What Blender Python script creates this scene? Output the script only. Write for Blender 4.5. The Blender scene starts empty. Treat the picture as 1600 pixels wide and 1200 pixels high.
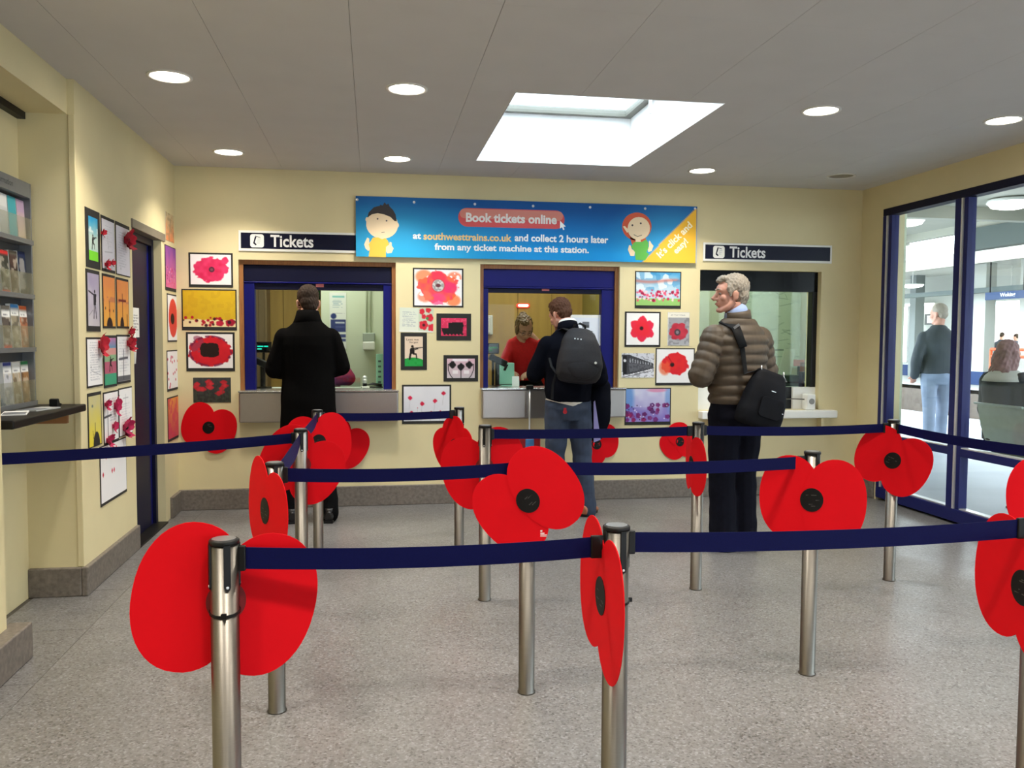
import bpy, bmesh, math, random
import numpy as np
from mathutils import Vector, Matrix

# ------------------------------------------------------------------ camera, sky, exposure
sc = bpy.context.scene
COL = sc.collection
FPX, YAW, PITCH, ROLL, CAMH = 1318.85, 0.1636, 0.0550, 0.0050, 1.3892
def cam_axes():
    cy, sy, cp, sp = math.cos(YAW), math.sin(YAW), math.cos(PITCH), math.sin(PITCH)
    f = Vector((sy*cp, cy*cp, -sp)); r = Vector((cy, -sy, 0)); u = r.cross(f)
    c, s = math.cos(ROLL), math.sin(ROLL)
    return c*r + s*u, -s*r + c*u, f
CR, CU, CF = cam_axes()
CO = Vector((0, 0, CAMH))
cam = bpy.data.cameras.new('camera'); camo = bpy.data.objects.new('camera', cam); COL.objects.link(camo)
cam.sensor_fit = 'HORIZONTAL'; cam.sensor_width = 36.0; cam.lens = FPX/1600*36.0; cam.clip_start = 0.05; cam.clip_end = 500
camo.matrix_world = Matrix(((CR.x, CU.x, -CF.x, 0), (CR.y, CU.y, -CF.y, 0), (CR.z, CU.z, -CF.z, CAMH), (0, 0, 0, 1)))
sc.camera = camo

SKY = 8.0
LAMP_W = 12.5
OFFICE_W = 13.0
EXPOSURE = 0.0
world = bpy.data.worlds.new('overcast_sky'); sc.world = world; world.use_nodes = True
bg = world.node_tree.nodes['Background']
bg.inputs[0].default_value = (0.80, 0.91, 1.0, 1); bg.inputs[1].default_value = SKY
vs = sc.view_settings
sc.display_settings.display_device = 'sRGB'
vs.view_transform = 'Standard'; vs.look = 'None'; vs.exposure = EXPOSURE; vs.gamma = 1.0; vs.use_curve_mapping = False

# ------------------------------------------------------------------ helpers
def ray(u, v): return CF + (u-800)/FPX*CR - (v-600)/FPX*CU
def atx(u, v, X): d = ray(u, v); return CO + d*(X/d.x)
def aty(u, v, Y): d = ray(u, v); return CO + d*(Y/d.y)
def atz(u, v, Z): d = ray(u, v); return CO + d*((Z-CAMH)/d.z)

def lin(c):
    return tuple((x/12.92 if x <= 0.04045 else ((x+0.055)/1.055)**2.4) for x in c)
def rgb(r, g, b): return lin((r/255, g/255, b/255))

def tag(o, label=None, cat=None, group=None, kind=None):
    if label: o['label'] = label
    if cat: o['category'] = cat
    if group: o['group'] = group
    if kind: o['kind'] = kind
    return o
def thing(name, label, cat, loc=(0, 0, 0), group=None, kind=None):
    o = bpy.data.objects.new(name, None); COL.objects.link(o); o.location = loc
    o.empty_display_size = 0.1
    tag(o, label, cat, group, kind); return o
def adopt(o, parent):
    o.parent = parent
    if parent.type == 'EMPTY': o.matrix_parent_inverse = parent.matrix_basis.inverted()
    return o

MATS = {}
def mat(name, col, rough=0.6, metal=0.0, noise=0.0, nscale=20.0, bump=0.0, bscale=60.0, spec=0.5, col2=None, emit=None, estr=0.0, stretch=None, sheen=0.0, coat=0.0):
    if name in MATS: return MATS[name]
    m = bpy.data.materials.new(name); m.use_nodes = True; MATS[name] = m
    nt = m.node_tree; b = nt.nodes['Principled BSDF']
    b.inputs['Base Color'].default_value = (*col, 1); b.inputs['Roughness'].default_value = rough; b.inputs['Metallic'].default_value = metal
    b.inputs['Specular IOR Level'].default_value = spec
    if sheen: b.inputs['Sheen Weight'].default_value = sheen
    if coat: b.inputs['Coat Weight'].default_value = coat
    if emit: b.inputs['Emission Color'].default_value = (*emit, 1); b.inputs['Emission Strength'].default_value = estr
    if noise or bump:
        tc = nt.nodes.new('ShaderNodeTexCoord'); mp = nt.nodes.new('ShaderNodeMapping'); nt.links.new(tc.outputs['Object'], mp.inputs[0])
        if stretch: mp.inputs['Scale'].default_value = stretch
    if noise:
        n = nt.nodes.new('ShaderNodeTexNoise'); n.inputs['Scale'].default_value = nscale; n.inputs['Detail'].default_value = 5
        nt.links.new(mp.outputs[0], n.inputs['Vector'])
        r = nt.nodes.new('ShaderNodeValToRGB'); r.color_ramp.elements[0].position = 0.3; r.color_ramp.elements[1].position = 0.7
        c2 = col2 if col2 else tuple(max(0, x*(1-noise)) for x in col)
        r.color_ramp.elements[0].color = (*c2, 1); r.color_ramp.elements[1].color = (*(col if col2 else tuple(min(1, x*(1+noise)) for x in col)), 1)
        nt.links.new(n.outputs['Fac'], r.inputs[0]); nt.links.new(r.outputs[0], b.inputs['Base Color'])
    if bump:
        n2 = nt.nodes.new('ShaderNodeTexNoise'); n2.inputs['Scale'].default_value = bscale; n2.inputs['Detail'].default_value = 4
        nt.links.new(mp.outputs[0], n2.inputs['Vector'])
        bp = nt.nodes.new('ShaderNodeBump'); bp.inputs['Strength'].default_value = bump; bp.inputs['Distance'].default_value = 0.01
        nt.links.new(n2.outputs['Fac'], bp.inputs['Height']); nt.links.new(bp.outputs[0], b.inputs['Normal'])
    return m

def glass_mat(name, tint=(1, 1, 1), refl=0.07, rough=0.0, fres=0.5):
    if name in MATS: return MATS[name]
    m = bpy.data.materials.new(name); m.use_nodes = True; MATS[name] = m; nt = m.node_tree; nt.nodes.clear()
    o = nt.nodes.new('ShaderNodeOutputMaterial'); mx = nt.nodes.new('ShaderNodeMixShader'); t = nt.nodes.new('ShaderNodeBsdfTransparent'); g = nt.nodes.new('ShaderNodeBsdfGlossy')
    t.inputs[0].default_value = (*tint, 1); g.inputs['Roughness'].default_value = rough; g.inputs[0].default_value = (1, 1, 1, 1)
    lw = nt.nodes.new('ShaderNodeLayerWeight'); lw.inputs[0].default_value = 0.12
    ad = nt.nodes.new('ShaderNodeMath'); ad.operation = 'MULTIPLY_ADD'; ad.inputs[1].default_value = fres; ad.inputs[2].default_value = refl; ad.use_clamp = True
    nt.links.new(lw.outputs['Fresnel'], ad.inputs[0]); nt.links.new(ad.outputs[0], mx.inputs[0])
    nt.links.new(t.outputs[0], mx.inputs[1]); nt.links.new(g.outputs[0], mx.inputs[2]); nt.links.new(mx.outputs[0], o.inputs[0])
    return m

def vcol_mat(name, rough=0.75, spec=0.3):
    if name in MATS: return MATS[name]
    m = bpy.data.materials.new(name); m.use_nodes = True; MATS[name] = m; nt = m.node_tree; b = nt.nodes['Principled BSDF']
    a = nt.nodes.new('ShaderNodeAttribute'); a.attribute_name = 'Col'; b.inputs['Roughness'].default_value = rough; b.inputs['Specular IOR Level'].default_value = spec
    nt.links.new(a.outputs['Color'], b.inputs['Base Color']); return m

class MB:
    def __init__(s): s.v = []; s.f = []; s.m = []
    def add(s, vs, fs, mi=0, M=None):
        k = len(s.v)
        for p in vs:
            p = Vector(p); s.v.append(tuple(M @ p) if M is not None else tuple(p))
        for f in fs: s.f.append(tuple(i+k for i in f)); s.m.append(mi)
        return s
    def box(s, x0, x1, y0, y1, z0, z1, mi=0, M=None):
        vs = [(x, y, z) for z in (z0, z1) for y in (y0, y1) for x in (x0, x1)]
        return s.add(vs, [(0, 2, 3, 1), (4, 5, 7, 6), (0, 1, 5, 4), (2, 6, 7, 3), (0, 4, 6, 2), (1, 3, 7, 5)], mi, M)
    def lathe(s, prof, n=24, mi=0, M=None, cap=True):
        vs = []; fs = []
        for r, z in prof:
            for i in range(n):
                a = 2*math.pi*i/n; vs.append((r*math.cos(a), r*math.sin(a), z))
        for j in range(len(prof)-1):
            for i in range(n):
                k = (i+1) % n; fs.append((j*n+i, j*n+k, (j+1)*n+k, (j+1)*n+i))
        if cap:
            fs.append(tuple(range(n-1, -1, -1))); fs.append(tuple((len(prof)-1)*n+i for i in range(n)))
        return s.add(vs, fs, mi, M)
    def cyl(s, p0, p1, r, n=12, mi=0, r2=None):
        p0 = Vector(p0); p1 = Vector(p1); d = p1-p0; q = d.to_track_quat('Z', 'Y').to_matrix().to_4x4(); q.translation = p0
        return s.lathe([(r, 0), (r2 if r2 is not None else r, d.length)], n, mi, q)
    def prism(s, out, z0, z1, mi=0, M=None):
        n = len(out); vs = [(x, y, z0) for x, y in out]+[(x, y, z1) for x, y in out]
        fs = [tuple(range(n-1, -1, -1)), tuple(range(n, 2*n))]+[(i, (i+1) % n, n+(i+1) % n, n+i) for i in range(n)]
        return s.add(vs, fs, mi, M)
    def tube(s, pts, rad, n=12, mi=0, side=(1, 0, 0), M=None):
        # elliptical sections: rad items r or (r_side, r_other)
        pts = [Vector(p) for p in pts]; vs = []; fs = []; side = Vector(side)
        for j, p in enumerate(pts):
            t = (pts[min(j+1, len(pts)-1)]-pts[max(j-1, 0)]).normalized()
            a = side - t*side.dot(t)
            if a.length < 0.15: a = Vector((0, 0, 1)) - t*t.z if abs(t.z) < 0.9 else Vector((0, 1, 0)) - t*t.y
            a.normalize(); b = t.cross(a)
            r = rad[j]; r1, r2 = (r, r) if not isinstance(r, tuple) else r
            for i in range(n):
                an = 2*math.pi*i/n; vs.append(p + a*(r1*math.cos(an)) + b*(r2*math.sin(an)))
        for j in range(len(pts)-1):
            for i in range(n):
                k = (i+1) % n; fs.append((j*n+i, j*n+k, (j+1)*n+k, (j+1)*n+i))
        fs.append(tuple(range(n-1, -1, -1))); fs.append(tuple((len(pts)-1)*n+i for i in range(n)))
        return s.add(vs, fs, mi, M)
    def ball(s, c, r, nu=14, nv=9, mi=0, M=None, rot=None):
        r = (r, r, r) if not isinstance(r, tuple) else r
        T = Matrix.Translation(Vector(c)) @ (rot.to_4x4() if rot is not None else Matrix.Identity(4)) @ Matrix.Diagonal((*r, 1))
        if M is not None: T = M @ T
        vs = [(0, 0, -1)]; fs = []
        for j in range(1, nv):
            ph = -math.pi/2+math.pi*j/nv
            for i in range(nu):
                a = 2*math.pi*i/nu; vs.append((math.cos(ph)*math.cos(a), math.cos(ph)*math.sin(a), math.sin(ph)))
        vs.append((0, 0, 1)); L = len(vs)-1
        for i in range(nu): fs.append((0, 1+(i+1) % nu, 1+i)); fs.append((L, 1+(nv-2)*nu+i, 1+(nv-2)*nu+(i+1) % nu))
        for j in range(nv-2):
            for i in range(nu):
                k = (i+1) % nu; fs.append((1+j*nu+i, 1+j*nu+k, 1+(j+1)*nu+k, 1+(j+1)*nu+i))
        return s.add(vs, fs, mi, T)
    def mesh(s, name):
        me = bpy.data.meshes.new(name); me.from_pydata(s.v, [], s.f); return me
    def build(s, name, mats, parent=None, smooth=False, bevel=0.0, seg=2):
        me = s.mesh(name)
        for m in (mats if isinstance(mats, (list, tuple)) else [mats]): me.materials.append(m)
        me.polygons.foreach_set('material_index', s.m)
        if smooth: me.polygons.foreach_set('use_smooth', [len(f) <= 4 for f in s.f])
        o = bpy.data.objects.new(name, me); COL.objects.link(o)
        if parent is not None: adopt(o, parent)
        if bevel:
            b = o.modifiers.new('bevel', 'BEVEL'); b.width = bevel; b.segments = seg; b.limit_method = 'ANGLE'; b.angle_limit = math.radians(40)
        me.update()
        return o
    def remesh(s, name, material, parent=None, voxel=0.006, smooth=3, disp=None):
        me = s.mesh(name+'_raw'); t = bpy.data.objects.new(name+'_raw', me); COL.objects.link(t)
        r = t.modifiers.new('r', 'REMESH'); r.mode = 'VOXEL'; r.voxel_size = voxel; r.adaptivity = 0
        dg = bpy.context.evaluated_depsgraph_get(); dg.update()
        nm = bpy.data.meshes.new_from_object(t.evaluated_get(dg)); nm.name = name
        bpy.data.objects.remove(t); bpy.data.meshes.remove(me)
        if smooth or disp:
            bm = bmesh.new(); bm.from_mesh(nm)
            for _ in range(smooth): bmesh.ops.smooth_vert(bm, verts=bm.verts, factor=0.5, use_axis_x=True, use_axis_y=True, use_axis_z=True)
            if disp:
                bm.normal_update()
                for v in bm.verts: v.co += v.normal*disp(v.co)
            bm.to_mesh(nm); bm.free()
        nm.materials.clear(); nm.materials.append(material)
        nm.polygons.foreach_set('use_smooth', [True]*len(nm.polygons))
        o = bpy.data.objects.new(name, nm); COL.objects.link(o)
        if parent is not None: adopt(o, parent)
        return o

def frame(right, up, origin):
    r = Vector(right).normalized(); u = Vector(up).normalized(); n = r.cross(u)
    return Matrix(((r.x, u.x, n.x, origin[0]), (r.y, u.y, n.y, origin[1]), (r.z, u.z, n.z, origin[2]), (0, 0, 0, 1)))

def text_mb(mb, body, M, width=None, height=None, size=0.1, bold=0.0, depth=0.0006, mi=0, align='CENTER', spacing=1.0):
    """letters laid out in the plane of M (a right, b up, c out), centred on M's origin"""
    cu = bpy.data.curves.new('lettering', 'FONT'); cu.body = body; cu.size = 1.0; cu.offset = bold; cu.extrude = 0; cu.resolution_u = 3
    cu.space_character = spacing; cu.align_x = 'CENTER'
    t = bpy.data.objects.new('lettering', cu); COL.objects.link(t)
    dg = bpy.context.evaluated_depsgraph_get(); dg.update()
    me = bpy.data.meshes.new_from_object(t.evaluated_get(dg))
    co = [v.co.copy() for v in me.vertices]; fs = [tuple(p.vertices) for p in me.polygons]
    bpy.data.objects.remove(t); bpy.data.curves.remove(cu); bpy.data.meshes.remove(me)
    x0 = min(c.x for c in co); x1 = max(c.x for c in co); y0 = min(c.y for c in co); y1 = max(c.y for c in co)
    sx = width/(x1-x0) if width else size; sy = height/(y1-y0) if height else (sx if width else size)
    xc = (x0+x1)/2; yc = (y0+y1)/2
    mb.add([((c.x-xc)*sx, (c.y-yc)*sy, depth) for c in co], fs, mi, M)

def rrect(w, h, r, n=5, cx=0, cy=0):
    out = []
    for sx, sy, a0 in ((1, 1, 0), (-1, 1, 90), (-1, -1, 180), (1, -1, 270)):
        for i in range(n+1):
            a = math.radians(a0+90*i/n); out.append((cx+sx*(w/2-r)+r*math.cos(a), cy+sy*(h/2-r)+r*math.sin(a)))
    return out
def ellipse(cx, cy, rx, ry, n=24, rot=0, a0=0, a1=360):
    out = []; full = abs(a1-a0) >= 360
    for i in range(n if full else n+1):
        a = math.radians(a0+(a1-a0)*i/n); x = rx*math.cos(a); y = ry*math.sin(a)
        out.append((cx+x*math.cos(rot)-y*math.sin(rot), cy+x*math.sin(rot)+y*math.cos(rot)))
    return out

# ------------------------------------------------------------------ materials
M_WALL = mat('cream_wall_paint', rgb(220, 207, 163), 0.7, noise=0.03, nscale=3, bump=0.04, bscale=180)
M_CEIL = mat('ceiling_board', rgb(202, 199, 196), 0.85, noise=0.02, nscale=4, bump=0.05, bscale=120)
M_STONE = mat('skirting_terrazzo', rgb(112, 104, 96), 0.5, noise=0.25, nscale=45, bump=0.05)
M_NAVY = mat('navy_gloss_paint', rgb(15, 18, 100), 0.4, noise=0.05, nscale=6, spec=0.2)
M_NAVYD = mat('dark_navy_paint', rgb(13, 15, 44), 0.45, noise=0.05, nscale=6, spec=0.2)
M_BLUEF = mat('window_frame_blue', rgb(24, 30, 92), 0.4, noise=0.05, nscale=8, spec=0.25)
M_BLACK = mat('black_plastic', rgb(14, 14, 15), 0.45, noise=0.1, nscale=30, spec=0.3)
M_BLACKCARD = mat('black_card', rgb(34, 33, 32), 0.8, noise=0.1, nscale=40)
M_WHITE = mat('white_plastic', rgb(235, 235, 230), 0.45, noise=0.02, nscale=10)
M_PAPER = mat('white_paper', rgb(238, 238, 236), 0.8, noise=0.02, nscale=30)
M_WOOD = mat('varnished_timber', rgb(150, 98, 52), 0.45, noise=0.25, nscale=6, stretch=(14, 14, 1))
M_STEEL = mat('brushed_steel', rgb(122, 118, 112), 0.36, 1.0, noise=0.06, nscale=30, stretch=(1, 1, 60), bump=0.02, bscale=200)
M_STEELH = mat('brushed_steel_panel', rgb(172, 167, 163), 0.36, 1.0, noise=0.05, nscale=20, stretch=(50, 50, 1))
M_ALU = mat('aluminium_strip', rgb(220, 222, 224), 0.35, 0.6, noise=0.03)
M_RED = mat('poppy_red_card', rgb(216, 12, 25), 0.7, noise=0.04, nscale=5, spec=0.1)
M_POPC = mat('poppy_black_centre', rgb(18, 16, 15), 0.55, noise=0.15, nscale=60, spec=0.2)
M_BELT = mat('navy_webbing', rgb(11, 14, 62), 0.55, noise=0.1, nscale=300, bump=0.1, bscale=900, spec=0.08)
M_ART = vcol_mat('painted_paper')
M_SIGN = mat('sign_navy', rgb(10, 14, 40), 0.35, noise=0.03, spec=0.2)
M_GLASS = glass_mat('window_glass', (0.97, 0.99, 0.98), 0.02)
M_GLASSD = glass_mat('booth_glass', (0.95, 0.98, 0.96), 0.003, 0.0, 0.12)
M_GLASS3 = glass_mat('closed_booth_glass', (0.88, 0.94, 0.91), 0.016)

def terrazzo():
    m = bpy.data.materials.new('terrazzo_floor'); m.use_nodes = True; nt = m.node_tree; b = nt.nodes['Principled BSDF']
    tc = nt.nodes.new('ShaderNodeTexCoord')
    v = nt.nodes.new('ShaderNodeTexVoronoi'); v.inputs['Scale'].default_value = 130; nt.links.new(tc.outputs['Object'], v.inputs['Vector'])
    r = nt.nodes.new('ShaderNodeValToRGB'); e = r.color_ramp.elements
    e[0].position = 0; e[0].color = (*rgb(81, 77, 77), 1); e[1].position = 1; e[1].color = (*rgb(139, 139, 141), 1)
    for p, c in ((0.10, rgb(97, 96, 94)), (0.3, rgb(110, 108, 108)), (0.7, rgb(116, 115, 114)), (0.9, rgb(125, 124, 125))):
        q = e.new(p); q.color = (*c, 1)
    sx = nt.nodes.new('ShaderNodeSeparateColor'); nt.links.new(v.outputs['Color'], sx.inputs[0]); nt.links.new(sx.outputs[0], r.inputs[0])
    n = nt.nodes.new('ShaderNodeTexNoise'); n.inputs['Scale'].default_value = 1.6; n.inputs['Detail'].default_value = 6; nt.links.new(tc.outputs['Object'], n.inputs['Vector'])
    mr = nt.nodes.new('ShaderNodeMapRange'); mr.inputs[1].default_value = 0.3; mr.inputs[2].default_value = 0.7; mr.inputs[3].default_value = 0.88; mr.inputs[4].default_value = 1.06
    nt.links.new(n.outputs['Fac'], mr.inputs[0])
    mx = nt.nodes.new('ShaderNodeMix'); mx.data_type = 'RGBA'; mx.blend_type = 'MULTIPLY'; mx.inputs['Factor'].default_value = 1
    nt.links.new(r.outputs[0], mx.inputs['A']); nt.links.new(mr.outputs[0], mx.inputs['B']); nt.links.new(mx.outputs['Result'], b.inputs['Base Color'])
    b.inputs['Roughness'].default_value = 0.34; b.inputs['Specular IOR Level'].default_value = 0.45
    n3 = nt.nodes.new('ShaderNodeTexNoise'); n3.inputs['Scale'].default_value = 3; nt.links.new(tc.outputs['Object'], n3.inputs['Vector'])
    m2 = nt.nodes.new('ShaderNodeMapRange'); m2.inputs[3].default_value = 0.24; m2.inputs[4].default_value = 0.48; nt.links.new(n3.outputs['Fac'], m2.inputs[0]); nt.links.new(m2.outputs[0], b.inputs['Roughness'])
    return m
M_FLOOR = terrazzo()
# ------------------------------------------------------------------ the room
YW, CE, XL, XR = 7.003, 2.7145, -1.525, 4.32
YB = -3.5
XA = -1.80                     # back of the leaflet alcove
Y_NIB, Y_NEAR = 4.765, 3.79    # alcove between these
def struct(mb, name, m, parent=None, **k):
    o = mb.build(name, m, parent, **k)
    if parent is None: o['kind'] = 'structure'
    return o
# floor
fl = struct(MB().box(-2.2, XR+0.12, YB, YW+0.3, -0.1, -0.002), 'floor', mat('floor_screed', rgb(90, 85, 78), 0.8))
MB().box(-1.333, XR+0.12, YB, YW+0.3, -0.05, 0).build('terrazzo_field', M_FLOOR, fl)
y = YB
k = 0
slab = None
while y < YW:
    L = 0.642
    if slab is None:
        slab = MB().box(-0.44, 0, 0.0015, L-0.0015, -0.05, 0).mesh('border_slab'); slab.materials.append(M_FLOOR)
    o = bpy.data.objects.new('border_slab', slab); COL.objects.link(o); o.location = (-1.336, y, 0); o.parent = fl
    y += L
# ceiling: backing board and boards with open joints, skylight cut out
SX0, SX1, SY0, SY1 = 0.768, 1.968, 4.585, 6.37
mb = MB()
for a in ((-2.2, SX0, YB, YW+0.2), (SX1, XR+0.3, YB, YW+0.2), (SX0, SX1, YB, SY0), (SX0, SX1, SY1, YW+0.2)):
    mb.box(a[0], a[1], a[2], a[3], CE+0.012, CE+0.08)
ce = struct(mb, 'ceiling', mat('ceiling_backing', rgb(150, 145, 138), 0.9))
xj = [-2.2]+[-1.31+0.61*i for i in range(10)]; xj = [x for x in xj if x < XR+0.2]+[XR+0.25]
yj = [YB, -2.0, -0.2, 1.6, 3.4, 5.5, YW+0.1]
for i in range(len(xj)-1):
    for j in range(len(yj)-1):
        x0, x1, y0, y1 = xj[i], xj[i+1], yj[j], yj[j+1]
        rects = [(x0, x1, y0, y1)]
        if x1 > SX0 and x0 < SX1 and y1 > SY0 and y0 < SY1:
            rects = []
            if y0 < SY0: rects.append((x0, x1, y0, SY0))
            if y1 > SY1: rects.append((x0, x1, SY1, y1))
            if x0 < SX0: rects.append((x0, SX0, max(y0, SY0), min(y1, SY1)))
            if x1 > SX1: rects.append((SX1, x1, max(y0, SY0), min(y1, SY1)))
        for a in rects:
            MB().box(a[0]+0.0009, a[1]-0.0009, a[2]+0.0006, a[3]-0.0006, CE, CE+0.012).build('ceiling_board', M_CEIL, ce)
# skylight
sk = thing('window_9', 'white framed square skylight let into the ceiling', 'skylight', (1.37, 5.48, CE), kind='structure')
T = 0.06; SZ = CE+0.36
M_SHAFT = mat('skylight_shaft_paint', rgb(245, 246, 246), 0.6)
mb = MB()
e = 0.004; zb0 = CE-0.002
mb.box(SX0-T, SX0+e, SY0-T, SY1+T, CE+0.09, SZ).box(SX1-e, SX1+T, SY0-T, SY1+T, CE+0.09, SZ).box(SX0+e, SX1-e, SY0-T, SY0+e, CE+0.09, SZ).box(SX0+e, SX1-e, SY1-e, SY1+T, CE+0.09, SZ)
mb.box(SX0+0.0005, SX0+e, SY0+0.0005, SY1-0.0005, zb0, CE+0.09).box(SX1-e, SX1-0.0005, SY0+0.0005, SY1-0.0005, zb0, CE+0.09).box(SX0+e, SX1-e, SY0+0.0005, SY0+e, zb0, CE+0.09).box(SX0+e, SX1-e, SY1-e, SY1-0.0005, zb0, CE+0.09)
mb.build('shaft', M_SHAFT, sk)
mb = MB(); w = 0.06
mb.box(SX0-.05, SX0+w, SY0-.05, SY1+.05, SZ, SZ+0.05).box(SX1-w, SX1+.05, SY0-.05, SY1+.05, SZ, SZ+0.05).box(SX0+w, SX1-w, SY0-.05, SY0+w, SZ, SZ+0.05).box(SX0+w, SX1-w, SY1-w, SY1+.05, SZ, SZ+0.05)
mb.build('frame', mat('skylight_frame', rgb(120, 119, 110), 0.6), sk)  # grey carries the frame's backlit shade in its colour
MB().box(SX0+w, SX1-w, SY0+w, SY1-w, SZ+0.01, SZ+0.02).build('pane', glass_mat('skylight_glass', (0.95, 0.97, 0.97), 0.02), sk)
MB().cyl((SX1-0.1, 5.6, CE+0.2), (SX1-0.1, 5.6, SZ-0.002), 0.012).cyl((SX1-0.16, 5.6, SZ-0.03), (SX1-0.05, 5.6, SZ-0.03), 0.008).build('opener_rod', M_WHITE, sk)
# back wall with its three openings
W1 = (-1.050, 0.188, 0.955, 1.997); W2 = (0.884, 2.085, 0.965, 1.998); W3 = (2.806, 3.942, 0.76, 1.986)
TH = 0.25
mb = MB(); y0, y1 = YW, YW+TH
xs = [-2.2, W1[0], W1[1], W2[0], W2[1], W3[0], W3[1], XR+0.3]
for i in (0, 2, 4, 6): mb.box(xs[i], xs[i+1], y0, y1, 0, CE+0.01)
for W in (W1, W2, W3):
    mb.box(W[0], W[1], y0, y1, 0, W[2]); mb.box(W[0], W[1], y0, y1, W[3], CE+0.01)
struct(mb, 'wall_back', M_WALL)
# left wall: far run with the door opening, alcove, near run
DY0, DY1, DZ = 5.79, 6.60, 2.085
mb = MB(); x0 = XL-0.5
mb.box(x0, XL, Y_NIB, DY0, 0, CE+0.005).box(x0, XL, DY1, YW, 0, CE+0.005).box(x0, XL, DY0, DY1, DZ, CE+0.005)
mb.box(XA-0.2, XA, Y_NEAR, Y_NIB, 0, CE+0.005)
mb.box(x0, XL, YB, Y_NEAR, 0, CE+0.005)
mb.box(XA, XL-0.035, Y_NEAR, Y_NIB, 2.535, CE+0.005)
struct(mb, 'wall_left', M_WALL)
MB().box(XL-0.032, XL+0.001, Y_NIB-0.006, Y_NIB+0.02, 0.155, 2.535).build('trim_1', M_WALL, bevel=0.004)['kind'] = 'structure'
MB().box(XA, XA+0.04, Y_NEAR, Y_NIB, 2.50, 2.535).build('dark_gap_bar', M_BLACK)['kind'] = 'structure'  # black bar stands in for the dark gap at the alcove's back wall
# right wall: pier, fascia, glazing
mb = MB()
mb.box(XR, XR+0.2, 6.68, YW, 0, CE+0.005).box(XR, XR+0.2, YB, 6.68, 2.50, CE+0.005)
struct(mb, 'wall_right', M_WALL)
# wall behind the photographer: piers and head round an added unseen opening, shaped for daylight
mb = MB(); mb.box(-2.2, 1.7, YB-0.2, YB, 0, CE).box(3.0, XR+0.3, YB-0.2, YB, 0, CE).box(1.7, 3.0, YB-0.2, YB, 2.1, CE)
struct(mb, 'wall_front', M_WALL)
# stone skirtings
def skirt(name, mb): return struct(mb, name, M_STONE, bevel=0.006)
H1 = 0.165
skirt('baseboard_back', MB().box(XL, XR, YW-0.022, YW+0.01, 0, H1))
skirt('baseboard_left', MB().box(XL-0.01, XL+0.022, Y_NIB-0.022, DY0-0.01, 0, 0.155).box(XA, XL-0.01, Y_NIB-0.022, Y_NIB+0.01, 0, 0.155))
skirt('baseboard_corner', MB().box(XL-0.01, XL+0.022, 6.70, YW-0.024, 0, 0.16))
skirt('baseboard_alcove', MB().box(XL-0.02, XL+0.072, YB, Y_NEAR+0.08, 0, 0.155))
skirt('baseboard_right', MB().box(XR-0.022, XR+0.01, 6.70, YW-0.024, 0, H1))
# door in the left wall
dr = thing('door_1', 'dark navy door set back in the left wall', 'door', (XL-0.1, (DY0+DY1)/2, 0), kind='structure')
xd = XL-0.07
MB().box(xd-0.045, xd, DY0+0.05, DY1-0.17, 0.012, DZ-0.05).build('door_leaf', M_NAVYD, dr, bevel=0.003)
MB().box(xd-0.06, xd+0.02, DY0, DY0+0.05, 0, DZ).box(xd-0.06, xd+0.02, DY1-0.11, DY1-0.055, 0, DZ).box(xd-0.06, xd+0.02, DY0+0.05, DY1-0.11, DZ-0.05, DZ).build('door_frame', M_NAVYD, dr, bevel=0.003)
MB().box(xd-0.05, xd-0.004, DY1-0.168, DY1-0.112, 0.012, DZ-0.05).build('side_panel', M_NAVY, dr)
MB().box(xd-0.06, XL+0.004, DY1-0.055, DY1, 0.0, DZ).build('jamb_post', M_WALL, dr)
MB().box(xd-0.06, XL+0.012, DY0-0.01, DY1+0.04, DZ-0.002, DZ+0.055).build('lintel_strip', mat('grey_lintel', rgb(120, 112, 98), 0.5, noise=0.05), dr, bevel=0.003)
MB().box(xd-0.06, XL+0.02, DY0, DY1-0.055, -0.004, 0.012).build('threshold', M_BLACK, dr)
hb = MB(); hb.tube([(xd, DY0+0.1, 1.20), (xd+0.045, DY0+0.1, 1.21), (xd+0.05, DY0+0.1, 1.3), (xd+0.045, DY0+0.1, 1.42), (xd, DY0+0.1, 1.43)], [0.011]*5, 10, side=(0, 1, 0))
hb.build('door_handle', M_WHITE, dr, smooth=True)
MB().box(xd-0.09, xd-0.05, DY0-0.2, DY1+0.2, 0, DZ+0.1).build('door_backing', M_NAVYD, dr)
# glazed screen to the platform
scr = thing('window_4', 'tall blue framed glazed screen looking out to the platform', 'window', (XR+0.05, 3, 0), kind='structure')
GX = XR+0.045
ys = [6.68]+[5.70-0.955*i for i in range(9)]
def bar(mbx, ya, yb, za, zb, d=0.05): mbx.box(GX-d, GX+d, ya, yb, za, zb)
mb = MB(); bar(mb, YB, 6.68, 2.44, 2.50); mb.build('head_rail', M_NAVYD, scr, bevel=0.004)
mb = MB(); bar(mb, YB, 6.68, 0.02, 0.115); mb.build('bottom_rail', M_BLUEF, scr, bevel=0.004)
mb = MB(); bar(mb, 6.64, 6.68, 0.115, 2.44); mb.build('jamb', M_BLUEF, scr, bevel=0.003)
MB().box(GX-0.045, GX+0.03, 6.618, 6.64, 0.115, 2.44).build('jamb_strip', M_ALU, scr)
mb = MB(); bar(mb, 6.575, 6.618, 0.115, 2.44, 0.035); mb.build('jamb', M_BLUEF, scr, bevel=0.003)
prev = 6.575
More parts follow.
